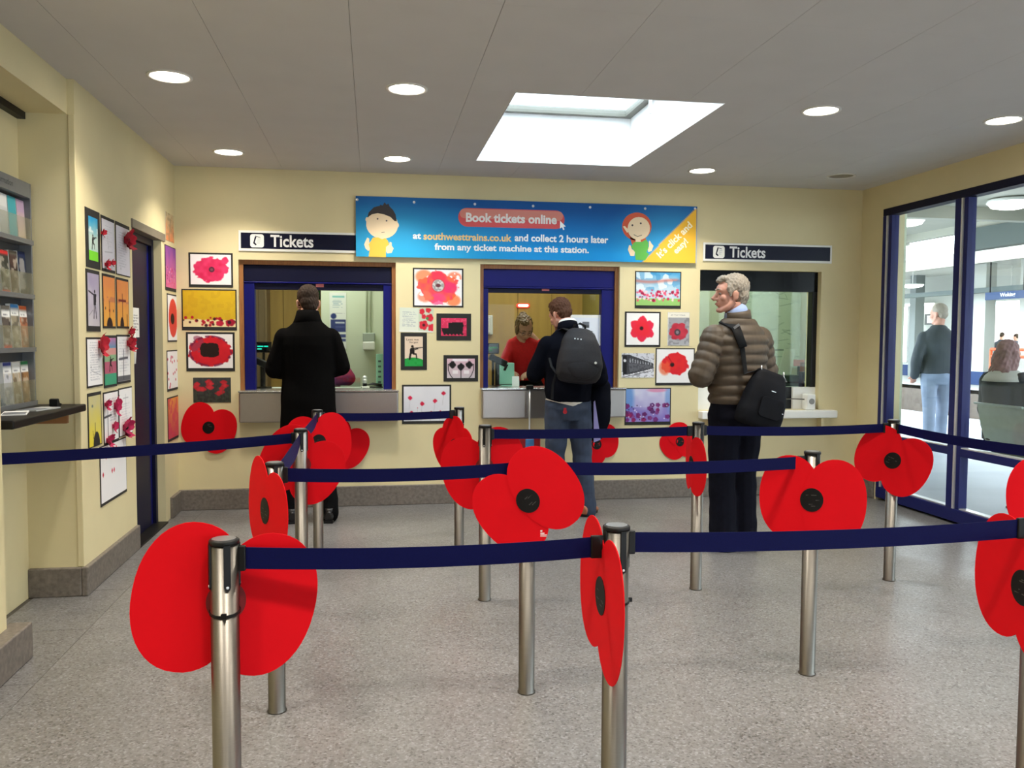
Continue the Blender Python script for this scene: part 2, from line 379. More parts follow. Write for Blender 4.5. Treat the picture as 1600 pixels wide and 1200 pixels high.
for i, yy in enumerate(ys[1:]):
    mb = MB(); bar(mb, yy+0.008, yy+0.07, 0.115, 2.44); mb.build('mullion', M_BLUEF, scr, bevel=0.003)
    MB().box(GX-0.046, GX+0.03, yy-0.012, yy+0.008, 0.115, 2.44).build('mullion_strip', M_ALU, scr)
    mb = MB(); bar(mb, yy-0.055, yy-0.012, 0.115, 2.44, 0.035); mb.build('mullion', M_BLUEF, scr, bevel=0.003)
    mb = MB(); bar(mb, yy+0.07, prev, 0.515, 0.575, 0.035); mb.build('transom', M_BLUEF, scr, bevel=0.003)
    MB().box(GX-0.004, GX+0.004, yy+0.07, prev, 0.575, 2.44).build('pane', M_GLASS, scr)
    MB().box(GX-0.004, GX+0.004, yy+0.07, prev, 0.115, 0.515).build('pane', M_GLASS, scr)
    MB().box(GX-0.03, GX+0.03, yy+0.07, prev, 0.575, 0.583).box(GX-0.03, GX+0.03, yy+0.07, prev, 0.115, 0.123).build('glazing_bead', M_ALU, scr)
    prev = yy-0.055
# downlights
M_TRIM = mat('downlight_trim', rgb(225, 222, 215), 0.4)
M_LAMP = mat('lamp_disc', (1, 0.95, 0.85), 0.5, emit=(1.0, 0.93, 0.80), estr=22.0)
def downlight(x, y, label, on=True):
    t = thing('ceiling_downlight', label, 'downlight', (x, y, CE), 'round recessed ceiling downlights')
    Mx = Matrix.Translation((x, y, CE))
    MB().lathe([(0.094, 0.012), (0.094, 0.03), (0.112, 0.0), (0.112, -0.004), (0.096, -0.006), (0.094, 0.012)], 32, 0, Mx, cap=False).build('trim_ring', M_TRIM, t, smooth=True)
    MB().lathe([(0.001, -0.001), (0.093, -0.001), (0.093, 0.006)], 32, 0, Mx).build('diffuser', M_LAMP if on else mat('unlit_diffuser', rgb(120, 112, 100), 0.3), t)
    if on:
        L = bpy.data.lights.new('downlight_beam', 'AREA'); L.shape = 'DISK'; L.size = 0.17; L.energy = LAMP_W; L.color = (1.0, 0.92, 0.79); L.spread = math.radians(112)
        lo = bpy.data.objects.new('downlight_beam', L); COL.objects.link(lo); lo.location = (x, y, CE-0.012); adopt(lo, t)
LX = [-1.02, 0.185, 2.575, 3.765]
names = {(-1.02, 4.625): 'lit downlight nearest the leaflet alcove, large at upper left', (0.185, 4.625): 'lit downlight left of the skylight\'s near corner', (2.575, 4.625): 'lit downlight right of the skylight\'s near corner',
         (3.765, 4.625): 'lit downlight above the glazed screen at the right edge', (-1.02, 6.42): 'lit downlight in front of the left Tickets sign', (0.185, 6.42): 'lit downlight above the left end of the blue banner',
         (2.575, 6.42): 'lit downlight above the right end of the blue banner', (3.765, 6.42): 'unlit downlight near the back right corner of the ceiling'}
for (x, y), l in names.items(): downlight(x, y, l, on='unlit' not in l)
for x in LX:
    for y in (2.83, 1.03, -0.77): downlight(x, y, 'lit ceiling downlight over the near part of the hall, behind the camera\'s view')
for (x, y) in ((1.38, 2.83), (1.38, 1.03)): downlight(x, y, 'lit ceiling downlight over the near part of the hall, behind the camera\'s view')
# ------------------------------------------------------------------ ticket windows, counters and the office behind
M_STICK = mat('pink_sticker', rgb(214, 120, 120), 0.6)
def booth_window(n, W, label, px, sticker):
    """px: blue outer left/right, head top, box bottom, inner left/right, inner top"""
    ol, orr, ht, hb, il, ir, it = px
    t = thing('window_%d' % n, label, 'window', ((W[0]+W[1])/2, YW+0.1, W[2]), kind='structure')
    x0, x1, z0, z1 = W
    ya = YW+0.035
    MB().box(x0, x0+0.032, ya, ya+0.12, z0, z1).box(x1-0.032, x1, ya, ya+0.12, z0, z1).box(x0+0.032, x1-0.032, ya, ya+0.12, z1-0.035, z1).build('timber_lining', M_WOOD, t, bevel=0.002)
    yb = YW+0.055
    X = lambda u: aty(u, 500, yb).x
    Z = lambda v: aty((ol+orr)/2, v, yb).z
    xa, xb, za, zb = x0+0.032, x1-0.032, Z(hb), z1-0.035
    MB().box(xa, xb, yb, yb+0.09, za, zb).build('shutter_box', M_NAVYD if n == 1 else M_NAVY, t, bevel=0.006)
    MB().box(xa, xb, yb-0.004, yb+0.06, za-0.012, za).build('shutter_lip', M_NAVY, t, bevel=0.003)
    jl, jr = X(il), X(ir)
    MB().box(xa, jl, yb+0.004, yb+0.09, z0, za-0.012).build('jamb', M_NAVY, t, bevel=0.004)
    MB().box(jr, xb, yb+0.004, yb+0.09, z0, za-0.012).build('jamb', M_NAVY, t, bevel=0.004)
    MB().box(jl, jr, yb+0.02, yb+0.09, Z(it), za-0.012).build('head_rail', M_NAVYD, t, bevel=0.003)
    MB().box(jl, jr, yb+0.05, yb+0.058, z0, Z(it)).build('pane', M_GLASSD, t)
    sx, sz = X(sticker[0]), Z(sticker[1])
    MB().box(sx-0.032, sx+0.032, yb+0.017, yb+0.02, sz-0.013, sz+0.013).build('sticker', M_STICK, t)
    MB().box(x0+.002, x1-.002, YW, YW+.25, z0, z0+.002).build('sill', mat('steel_ledge', rgb(180, 180, 180), 0.25, 0.9, noise=0.04), t)
    return t
booth_window(1, W1, 'blue framed ticket window at the left, man in black coat before it', (385, 612, 415, 441, 398, 599, 453), (500, 446))
booth_window(2, W2, 'blue framed ticket window in the middle, man with backpack before it', (752, 957, 421, 449, 763, 940, 458), (853, 452))
# third window: black frame, closed
t = thing('window_3', 'black framed closed ticket window at the right', 'window', (3.37, YW+0.1, 0.95), kind='structure')
yb = YW+0.06
x0, x1, z0, z1 = W3
zi = aty(1180, 455, yb).z; zs = aty(1250, 605, yb).z; xj = aty(1268, 520, yb).x
MB().box(x0, x1, yb, yb+0.08, zi, z1).build('head_panel', mat('black_gloss', rgb(10, 12, 13), 0.2, spec=.12), t)
MB().box(xj, x1, yb, yb+0.08, zs, zi).build('jamb', M_BLACK, t, bevel=0.003)
MB().box(x0, xj, yb+0.04, yb+0.048, zs, zi).build('pane', M_GLASS3, t)
xg0, xg1 = aty(1227, 620, yb).x, aty(1239, 620, yb).x
MB().box(x0, xg0, yb, yb+0.05, z0, zs).build('lower_panel', M_WHITE, t)
MB().box(xg1, x1, yb, yb+0.05, z0, zs).build('lower_panel', M_WHITE, t)
MB().box(xg0, xg1, yb+0.03, yb+0.05, z0, zs).build('slot', M_BLACK, t)
# counters
def steel_counter(W, label, l, r, zt, zb):
    t = thing('ticket_counter', label, 'counter', ((l+r)/2, YW, zb), 'stainless steel ticket counters')
    d = 0.075
    MB().box(l, r, YW-d, YW-0.002, zb, zt-0.012).build('front_panel', M_STEELH, t, bevel=0.012, seg=4)
    MB().box(l-0.004, r+0.004, YW-d-0.006, YW-0.001, zt-0.012, zt).build('ledge', mat('steel_ledge', rgb(180, 180, 180), 0.25, 0.9, noise=0.04), t, bevel=0.002)
    return t
steel_counter(W1, 'stainless steel counter below the left ticket window', -1.05, 0.205, 0.955, 0.702)
steel_counter(W2, 'stainless steel counter below the middle ticket window', 0.892, 2.13, 0.966, 0.712)
t = thing('counter_shelf', 'white shelf below the black framed right ticket window', 'shelf', (3.45, YW, 0.69))
MB().box(2.808, 4.075, YW-0.10, YW-0.001, 0.690, 0.757).build('shelf_board', M_WHITE, t, bevel=0.008, seg=3)
for xk in (2.9, 3.93): MB().box(xk, xk+.03, YW-0.08, YW-.001, 0.60, 0.69).build('bracket', M_WALL, t)
p = aty(1262, 630, YW+0.02)
t = thing('intercom_speaker', 'small white speaker unit on the white shelf under the right ticket window', 'speaker', (p.x, YW, 0.757))
MB().box(p.x-0.045, p.x+0.04, YW-0.05, YW+0.045, 0.757, 0.90).build('case', M_WHITE, t, bevel=0.012, seg=3)
MB().lathe([(0.001, 0), (0.026, 0), (0.026, 0.004)], 20, 0, frame((1, 0, 0), (0, 0, 1), (p.x, YW-0.050, 0.835))).build('grille', mat('grey_grille', rgb(140, 140, 138), 0.6), t)
MB().tube([(p.x-0.045, YW, 0.85), (p.x-0.15, YW, 0.856), (p.x-0.26, YW, 0.855)], [0.005]*3, 8).build('microphone_arm', M_STEEL, t)

# office behind
OB1, OB2, OB3 = 9.4, 9.4, 8.25
OXR = 4.66
OCE = 2.62
M_OCHRE = mat('ochre_panel', rgb(196, 160, 84), 0.55, noise=0.10, nscale=3, stretch=(5, 5, 0.6))
M_OFFW = mat('office_white_paint', rgb(214, 222, 200), 0.7, noise=0.02, nscale=3)
M_OLIVE = mat('office_olive_wall', rgb(150, 138, 70), 0.7, noise=0.03, nscale=3)
mb = MB().box(-2.2, OXR, YW+TH, OB1+0.1, -0.1, 0.0); struct(mb, 'floor_office', mat('office_carpet', rgb(80, 82, 88), 0.95, noise=0.2, nscale=200))
mb = MB().box(-2.2, OXR+0.1, YW+TH, OB1+0.1, OCE, OCE+0.1); struct(mb, 'ceiling_office', M_CEIL)
wb = struct(MB().box(-2.2, 2.45, OB1+0.012, OB1+0.1, 0, OCE), 'wall_office_back', mat('panel_gap', rgb(60, 48, 28), 0.9))
pj = [-2.2, -1.55, -0.95, -0.35, 0.25, 0.85]+[aty(u, 480, OB1).x for u in (809, 862, 914, 960)]+[2.45]
for i in range(len(pj)-1): MB().box(pj[i]+0.003, pj[i+1]-0.003, OB1, OB1+0.012, 0, OCE).build('wall_panel', M_OCHRE, wb)
struct(MB().box(-2.3, -2.2, YW+TH, OB1+0.1, 0, OCE), 'wall_office_left', M_OFFW)
struct(MB().box(OXR, OXR+0.1, YW-0.0, OB1+0.1, 0, 3.3), 'wall_office_right', M_OFFW)
struct(MB().box(2.36, 2.46, YW+TH+0.02, OB1, 0, OCE), 'wall_office_partition', M_OLIVE)
w3b = struct(MB().box(2.46, OXR, OB3, OB3+0.1, 0, OCE), 'wall_office_closed_booth', mat('pale_mint_wall', rgb(176, 182, 160), 0.7, noise=0.03))
# white cupboard wall seen through window 1
xq = aty(502, 520, 8.35).x
struct(MB().box(xq, 0.62, 8.35, 8.45, 0, OCE), 'wall_office_booth', M_OFFW)
struct(MB().box(0.62, 0.68, YW+TH+0.02, 8.45, 0, OCE), 'wall_office_divider', M_OFFW)
# desks inside
M_DESK = mat('pale_desk', rgb(206, 212, 202), 0.45, noise=0.03)
def desk(x0, x1, label, yd=7.72):
    t = thing('office_desk', label, 'desk', ((x0+x1)/2, 7.5, 0), 'desks behind the ticket windows')
    MB().box(x0, x1, YW+TH+0.004, yd, 0.905, 0.94).build('worktop', M_DESK, t, bevel=0.003)
    MB().box(x0+0.02, x1-0.02, YW+TH+0.01, YW+TH+0.03, 0, 0.905).box(x0+0.02, x0+0.05, YW+TH+0.03, 7.70, 0, 0.905).box(x1-0.05, x1-0.02, YW+TH+0.03, 7.70, 0, 0.905).build('panel_legs', M_DESK, t)
desk(-1.25, 0.55, 'pale desk behind the left ticket window'); desk(0.75, 2.3, 'pale desk behind the middle ticket window'); desk(2.55, 4.5, 'pale desk behind the right ticket window', 8.1)
# office lamps
M_TUBE = mat('tube_lamp', (1, 1, 1), 0.5, emit=(0.97, 1.0, 0.94), estr=9.0)
def office_lamp(x, y, label, w=OFFICE_W):
    t = thing('office_ceiling_lamp', label, 'lamp', (x, y, OCE), 'office ceiling lamps')
    MB().box(x-0.62, x+0.62, y-0.09, y+0.09, OCE-0.06, OCE).build('housing', M_WHITE, t, bevel=0.005)
    MB().box(x-0.6, x+0.6, y-0.07, y+0.07, OCE-0.07, OCE-0.06).build('diffuser', M_TUBE, t)
    L = bpy.data.lights.new('office_light', 'AREA'); L.shape = 'RECTANGLE'; L.size = 1.2; L.size_y = 0.14; L.energy = w; L.color = (0.98, 1.0, 0.90)
    lo = bpy.data.objects.new('office_light', L); COL.objects.link(lo); lo.location = (x, y, OCE-0.08); adopt(lo, t)
office_lamp(-0.6, 7.8, 'white tube lamp on the office ceiling behind the left ticket window')
office_lamp(1.5, 8.3, 'white tube lamp on the office ceiling behind the middle ticket window')
office_lamp(3.4, 7.75, 'white tube lamp on the office ceiling behind the right ticket window', OFFICE_W*0.85)
# things seen in booth 1
def on_plane_box(mb, u0, v0, u1, v1, Y, d, mi=0):
    a = aty(u0, v0, Y); b = aty(u1, v1, Y); mb.box(min(a.x, b.x), max(a.x, b.x), Y-d, Y, min(a.z, b.z), max(a.z, b.z), mi); return a, b
M_DSCREEN = mat('dark_screen', rgb(8, 22, 24), 0.2)
M_TEALGLOW = mat('teal_screen_text', rgb(20, 200, 180), 0.5, emit=rgb(20, 210, 180), estr=1.2)
M_MINT = mat('mint_plastic', rgb(150, 205, 182), 0.4, noise=0.02)
def display(u0, v0, u1, v1, Y, label, zfoot, green=False):
    a = aty(u0, v0, Y); b = aty(u1, v1, Y)
    t = thing('customer_display', label, 'display', ((a.x+b.x)/2, Y, zfoot), 'customer displays behind the glass')
    xc = (a.x+b.x)/2
    MB().box(a.x, b.x, Y, Y+0.03, b.z, a.z).build('case', M_BLACK, t, bevel=0.004)
    MB().box(a.x+0.01, b.x-0.01, Y-0.002, Y, b.z+0.01, a.z-0.01).build('screen', M_DSCREEN, t)
    mb = MB(); h = a.z-b.z; w = b.x-a.x
    for r, (s, e) in enumerate(((0.12, 0.5), (0.55, 0.8), (0.12, 0.4))):
        zz = a.z-h*(0.42 if r < 2 else 0.66); mb.box(a.x+w*s, a.x+w*e, Y-0.004, Y-0.002, zz-h*0.05, zz+h*0.05)
    mb.build('lit_text', mat('green_screen_text', rgb(20, 110, 50), 0.5, emit=rgb(20, 120, 60), estr=0.6) if green else M_TEALGLOW, t)
    MB().cyl((xc, Y+0.02, zfoot+0.015), (xc, Y+0.02, b.z), 0.012).build('pole', M_BLACK, t)
    MB().box(xc-0.06, xc+0.06, Y-0.03, Y+0.07, zfoot, zfoot+0.015).build('foot', M_BLACK, t, bevel=0.004)
display(399, 534, 424, 551, 7.5, 'dark customer display with teal text behind the left ticket window', 0.94)
display(762, 536, 780, 553, 7.5, 'dark customer display with green text behind the middle ticket window', 0.94, True)
def scanner(u, v0, v1, Y, label):
    a = aty(u, v0, Y); zf = 0.955 if Y < YW+0.24 else 0.94
    t = thing('card_terminal', label, 'card terminal', (a.x, Y, zf), 'card terminals on stands')
    MB().lathe([(0.075, 0), (0.075, 0.02), (0.03, 0.03)], 20, 0, Matrix.Translation((a.x, Y, zf))).build('base', M_BLACK, t)
    MB().cyl((a.x, Y, zf+0.03), (a.x, Y, a.z-0.03), 0.02).build('pole', M_BLACK, t)
    R = Matrix.Translation((a.x, Y, a.z)) @ Matrix.Rotation(math.radians(25), 4, 'Y')
    MB().box(-0.075, 0.09, -0.04, 0.04, -0.03, 0.025, 0, R).build('terminal', M_BLACK, t, bevel=0.01, seg=3)
    MB().box(0.09, 0.105, -0.03, 0.03, -0.06, 0.0, 0, R).build('hood', M_BLACK, t, bevel=0.005)
scanner(410, 567, 605, 7.31, 'black card terminal on a pole behind the left ticket window')
scanner(777, 562, 604, 7.31, 'black card terminal on a pole behind the middle ticket window')
# booth 1: wall dispenser, pipes, notices, exit sign
Y1 = 8.35
a = aty(567, 520, Y1); b = aty(586, 547, Y1)
t = thing('towel_dispenser', 'white wall dispenser on the pale wall behind the left ticket window', 'dispenser', ((a.x+b.x)/2, Y1, b.z))
MB().box(a.x, b.x, Y1-0.10, Y1-0.002, (a.z+b.z)/2, a.z).build('upper_case', mat('dispenser_grey', rgb(168, 178, 168), 0.4), t, bevel=0.01)
MB().prism([(a.x, b.z), (b.x, b.z+0.0), (b.x, (a.z+b.z)/2), (a.x, (a.z+b.z)/2)], 0.002, 0.12, 0, frame((1, 0, 0), (0, 0, 1), (0, Y1, 0))).build('lower_case', M_WHITE, t, bevel=0.015, seg=3)
t = thing('conduit_pipes', 'pair of thin pipes running down to the wall dispenser', 'pipe', (aty(576, 500, Y1).x, Y1, 1.4))
for u in (573, 579):
    q = aty(u, 520, Y1); MB().cyl((q.x, Y1-0.015, a.z), (q.x, Y1-0.015, OCE-0.002), 0.008).build('pipe', M_OFFW, t, smooth=True)
# ------------------------------------------------------------------ painted things: a small raster painter for flat prints
def vnoise(w, h, cx, cy, seed):
    g = np.random.RandomState(seed).rand(cy+2, cx+2)
    x = np.linspace(0, cx, w); y = np.linspace(0, cy, h); xi = np.minimum(x.astype(int), cx); yi = np.minimum(y.astype(int), cy)
    fx = x-xi; fy = y-yi; fx = fx*fx*(3-2*fx); fy = fy*fy*(3-2*fy)
    a = g[yi][:, xi]; b = g[yi][:, xi+1]; c = g[yi+1][:, xi]; d = g[yi+1][:, xi+1]
    return (a*(1-fx)+b*fx)*(1-fy)[:, None]+(c*(1-fx)+d*fx)*fy[:, None]
class Art:
    def __init__(s, w, h, c, asp):
        s.w, s.h, s.asp = w, h, asp; s.i = np.ones((h, w, 3))*np.array(c)/255.
        s.X, s.Y = np.meshgrid(np.linspace(0, asp, w), np.linspace(0, 1, h))
    def n(s, k, seed): return vnoise(s.w, s.h, max(1, int(k*s.asp)), k, seed)
    def put(s, m, c, a=1.0):
        m = np.clip(m, 0, 1)[..., None]*a
        c = np.array(c)/255. if not (isinstance(c, np.ndarray) and c.ndim == 3) else c
        s.i = s.i*(1-m)+c*m; return s
    def grade(s, c1, c2, seed=0, k=5, y0=0, y1=1, mask=None):
        t = np.clip((s.Y-y0)/(y1-y0), 0, 1)+0.35*(s.n(k, seed)-0.5); t = np.clip(t, 0, 1)[..., None]
        col = np.array(c1)/255.*(1-t)+np.array(c2)/255.*t
        return s.put(np.ones_like(s.X) if mask is None else mask, col)
    def ell(s, x, y, rx, ry, rot=0, soft=None):
        dx, dy = s.X-x, s.Y-y; c, q = math.cos(rot), math.sin(rot)
        d = np.sqrt(((dx*c+dy*q)/rx)**2+((-dx*q+dy*c)/ry)**2)
        k = soft if soft else 0.8*s.h*min(rx, ry)
        return np.clip((1-d)*k+0.5, 0, 1)
    def dot(s, x, y, r, c, ry=None, a=1): return s.put(s.ell(x, y, r, ry or r), c, a)
    def rect(s, x0, y0, x1, y1, c, a=1):
        k = s.h; m = np.clip((s.X-x0)*k+.5, 0, 1)*np.clip((x1-s.X)*k+.5, 0, 1)*np.clip((s.Y-y0)*k+.5, 0, 1)*np.clip((y1-s.Y)*k+.5, 0, 1)
        return s.put(m, c, a)
    def line(s, x0, y0, x1, y1, w, c, a=1):
        dx, dy = x1-x0, y1-y0; L = dx*dx+dy*dy+1e-9; t = np.clip(((s.X-x0)*dx+(s.Y-y0)*dy)/L, 0, 1)
        d = np.hypot(s.X-x0-t*dx, s.Y-y0-t*dy); return s.put(np.clip((w/2-d)*s.h+0.5, 0, 1), c, a)
    def poly(s, pts, c, a=1):
        m = np.zeros_like(s.X, bool); n = len(pts)
        for i in range(n):
            x0, y0 = pts[i]; x1, y1 = pts[(i+1) % n]
            if y0 == y1: continue
            m ^= ((s.Y > min(y0, y1)) & (s.Y <= max(y0, y1)) & (s.X < x0+(s.Y-y0)*(x1-x0)/(y1-y0)))
        return s.put(m.astype(float), c, a)
    def flower(s, x, y, rx, ry, c1, c2, lobes=5, depth=0.12, seed=1, ph=0.0, rag=0.05):
        dx, dy = (s.X-x)/rx, (s.Y-y)/ry; r = np.hypot(dx, dy); a = np.arctan2(dy, dx)
        R = 1-depth+depth*np.abs(np.cos((a+ph)*lobes/2))*2-depth+rag*(s.n(14, seed)-0.5)*4
        m = np.clip((R-r)*s.h*min(rx, ry)*0.8+.5, 0, 1); t = np.clip(s.n(9, seed+3)*0.9+0.25*r-0.1, 0, 1)[..., None]
        return s.put(m, np.array(c1)/255.*(1-t)+np.array(c2)/255.*t)
    def scribble(s, x0, y0, x1, y1, rows, c, seed=1, a=0.7, w=0.5):
        for r in range(rows):
            yy = y0+(y1-y0)*(r+.5)/rows; hh = (y1-y0)/rows*w/2
            m = (np.abs(s.Y-yy) < hh)*(s.X > x0)*(s.X < x0+(x1-x0)*(0.75+0.25*np.random.RandomState(seed+r).rand()))
            s.put(m*(s.n(40, seed+r) > 0.35), c, a)
        return s
    def obj(s, name, M, W, H, parent, c=0.0):
        """grid W x H metres in plane M centred on its origin, at offset c"""
        xs = np.linspace(-W/2, W/2, s.w); ys = np.linspace(H/2, -H/2, s.h); w, h = s.w, s.h
        P = np.stack([np.tile(xs, h), np.repeat(ys, w), np.full(w*h, c), np.ones(w*h)], 1) @ np.array(M).T
        idx = np.arange(w*h).reshape(h, w); a, b, d, e = idx[:-1, :-1].ravel(), idx[:-1, 1:].ravel(), idx[1:, 1:].ravel(), idx[1:, :-1].ravel()
        F = np.stack([a, e, d, b], 1)
        me = bpy.data.meshes.new(name); me.from_pydata(P[:, :3].tolist(), [], F.tolist())
        im = np.clip(s.i, 0, 1); L = np.where(im <= 0.04045, im/12.92, ((im+0.055)/1.055)**2.4)
        at = me.color_attributes.new('Col', 'FLOAT_COLOR', 'POINT'); buf = np.ones((w*h, 4), np.float32); buf[:, :3] = L.reshape(-1, 3); at.data.foreach_set('color', buf.ravel())
        me.materials.append(M_ART); me.update()
        o = bpy.data.objects.new(name, me); COL.objects.link(o)
        if parent is not None: adopt(o, parent)
        return o

def wall_picture(wall, px, label, paint, mount=(0.03, 0.03, 0.03, 0.06), name='mounted_picture', cat='picture', group=None, off=0.0, tilt=0.0, extra=None):
    """px = (u0,v0,u1,v1); mount = black card margins left, right, top, bottom as shares of the height, or None for bare paper"""
    u0, v0, u1, v1 = px; um, vm = (u0+u1)/2, (v0+v1)/2
    if wall == 'back':
        at = lambda u, v: aty(u, v, YW); a, b, c, d = at(u0, vm).x, at(u1, vm).x, at(um, v0).z, at(um, v1).z
        M = frame((1, 0, 0), (0, 0, 1), ((a+b)/2, YW-0.001-off, (c+d)/2))
    else:
        at = lambda u, v: atx(u, v, XL); a, b, c, d = at(u0, vm).y, at(u1, vm).y, at(um, v0).z, at(um, v1).z
        M = frame((0, 1, 0), (0, 0, 1), (XL+0.001+off, (a+b)/2, (c+d)/2))
    if tilt: M = M @ Matrix.Rotation(math.radians(tilt), 4, 'Z')
    W, H = b-a, c-d
    t = thing(name, label, cat, M @ Vector((0, -H/2, 0)), group)
    if mount:
        l, r, tp, bt = [q*H for q in mount]
        MB().box(-W/2, W/2, -H/2, H/2, 0, 0.0022, 0, M).build('mount', M_BLACKCARD, t)
        w, h = W-l-r, H-tp-bt; cx, cy = (l-r)/2, (bt-tp)/2
    else:
        MB().box(-W/2, W/2, -H/2, H/2, 0, 0.0012, 0, M).build('sheet', M_PAPER, t); w, h, cx, cy = W, H, 0, 0
    M2 = M @ Matrix.Translation((cx, cy, 0))
    res = 1.25
    nx = max(22, int((u1-u0)*res*(w/W))) if wall == 'back' else max(26, int((u1-u0)*res*1.6)); ny = max(22, int((v1-v0)*res*(h/H)))
    A = Art(nx, ny, (238, 236, 236), w/h); paint(A); A.obj('artwork', M2, w, h, t, 0.0034 if mount else 0.002)
    if extra: extra(M2, w, h, t)
    return t

GB = 'children\'s poppy pictures on the back wall'; GL = 'remembrance pictures on the left wall'
# --- back wall, left column
wall_picture('back', (295, 395, 364, 449), 'pink watercolour poppy on white paper, top of the left back-wall column', lambda A: (A.flower(A.asp*.5, .5, .56, .42, (205, 30, 78), (226, 60, 110), 7, .05, 3), A.dot(A.asp*.52, .5, .09, (70, 30, 50)), A.dot(A.asp*.52, .5, .05, (120, 70, 80)), A.flower(A.asp*.85, .2, .12, .12, (205, 40, 90), (225, 60, 110), 5, .05, 9)), (.05, .05, .05, .08), group=GB)
def p_yellow(A):
    A.grade((214, 178, 30), (200, 165, 30), 5, 9); A.put(A.n(12, 8) > .6, (190, 150, 30), .3)
    A.put((A.Y > .78+.04*A.n(8, 2)).astype(float), (238, 226, 190), .85)
    R = np.random.RandomState(4)
    for i in range(26): A.dot(R.rand()*A.asp, .72+.25*R.rand(), .02+.03*R.rand(), (170, 20, 40) if R.rand() < .7 else (70, 20, 30))
    A.flower(A.asp*.9, .88, .13, .1, (190, 20, 50), (120, 10, 40), 5, .08, 3); A.dot(A.asp*.88, .87, .05, (60, 5, 25)); A.flower(A.asp*.7, .9, .11, .08, (200, 30, 60), (160, 20, 50), 5, .08, 4)
wall_picture('back', (284, 452, 370, 516), 'yellow sky above a row of small red poppies, widest of the left back-wall column', p_yellow, (.03, .03, .03, .08), group=GB)
def p_blackc(A):
    A.flower(A.asp*.5, .5, .62, .45, (214, 28, 40), (196, 20, 36), 9, .04, 5); A.put(A.ell(A.asp*.2, .3, .2, .25)*(A.n(9, 2) > .3), (140, 60, 90), .6)
    A.put((A.ell(A.asp*.5, .5, .62, .46)-A.ell(A.asp*.5, .5, .55, .4))*(A.n(16, 6) > .45), (110, 20, 60), .8); A.put((np.abs((A.X-A.asp*.48)/.25)**4+np.abs((A.Y-.47)/.2)**4 < 1+.5*A.n(18, 7)).astype(float), (34, 16, 10))
wall_picture('back', (291, 519, 367, 580), 'red poppy with a large black square centre and purple edge, on white', p_blackc, (.05, .05, .05, .08), group=GB)
def p_photo(A):
    A.grade((58, 60, 64), (44, 44, 36), 3, 6)
    R = np.random.RandomState(2); A.put(A.n(14, 6) > .55, (70, 72, 66), .5)
    for i in range(15): x = R.rand()*A.asp*.95; y = .15+.5*R.rand(); A.flower(x, y, .1+.08*R.rand(), .09, (210, 50, 60), (170, 30, 40), 4, .1, i)
    for i in range(9): x = R.rand()*A.asp; A.line(x, .5, x+.1*(R.rand()-.5), 1, .02, (60, 75, 50), .7)
wall_picture('back', (302, 590, 361, 629), 'dark photograph of red poppies, bottom of the left back-wall column', p_photo, None, name='poppy_photograph', cat='photograph', group=GB)
# --- between the left and middle windows
def p_water(A):
    A.flower(A.asp*.5, .5, .58, .46, (232, 50, 96), (240, 110, 70), 5, .1, 12, .4, .05)
    for x, y, r, c in ((.2, .2, .24, (246, 110, 60)), (.84, .22, .2, (244, 110, 70)), (.82, .85, .2, (240, 110, 50)), (.22, .75, .2, (244, 120, 90)), (.5, .82, .22, (232, 70, 130)), (.75, .5, .2, (226, 50, 110)), (.5, .2, .2, (226, 50, 80))):
        A.put(A.ell(A.asp*x, y, r, r*.8, 0, 3)*(A.n(10, int(x*50)) > .25), c, .75)
    A.dot(A.asp*.5, .44, .19, (200, 60, 70)); A.dot(A.asp*.5, .44, .165, (196, 196, 196)); A.put(A.ell(A.asp*.5, .44, .16, .16)*(A.n(20, 3) > .5), (120, 118, 118), .6); A.dot(A.asp*.5, .44, .07, (100, 50, 60), .05)
wall_picture('back', (645, 419, 724, 480), 'orange and pink watercolour poppy with a grey centre, right of the left ticket window', p_water, (.04, .04, .04, .04), group=GB)
def p_leaf(A):
    A.grade((206, 214, 200), (218, 222, 208), 2); A.scribble(.12, .15, A.asp*.5, .8, 8, (150, 160, 170), 3, .6); 
    A.put((A.X > A.asp*.56)*1., (170, 190, 160), .5)
    for x, y, r in ((.72, .7, .2), (.9, .4, .16), (.66, .15, .12), (.85, .08, .12), (.95, .8, .16), (.72, .35, .1)): A.flower(A.asp*x, y, r, r, (214, 50, 66), (190, 30, 50), 5, .1, int(r*100))
    A.dot(A.asp*.72, .7, .06, (70, 20, 30)); A.dot(A.asp*.82, .42, .06, (70, 130, 70)); A.rect(0, .95, A.asp, 1, (235, 235, 230))
wall_picture('back', (624, 481, 677, 519), 'pale printed sheet with grey lines of text and poppies down its right side', p_leaf, None, name='printed_sheet', cat='notice', tilt=-1)
def p_train(A):
    A.grade((214, 50, 92), (198, 40, 80), 4, 8); A.put(A.n(14, 5) > .62, (235, 110, 140), .4)
    A.poly([(.02, .55), (.4, .55), (.4, .25), (A.asp*.86, .22), (A.asp*.88, .4), (A.asp*.98, .4), (A.asp*.98, .43), (A.asp*.88, .45), (A.asp*.84, .9), (A.asp*.1, .9), (.04, .7)], (24, 20, 22))
    for i in range(6): A.dot(.2+i*.2, .9, .06, (24, 20, 22))
wall_picture('back', (682, 490, 736, 532), 'black train cut out on crimson paper in a wide black mount', p_train, (.17, .17, .17, .17), group=GB)
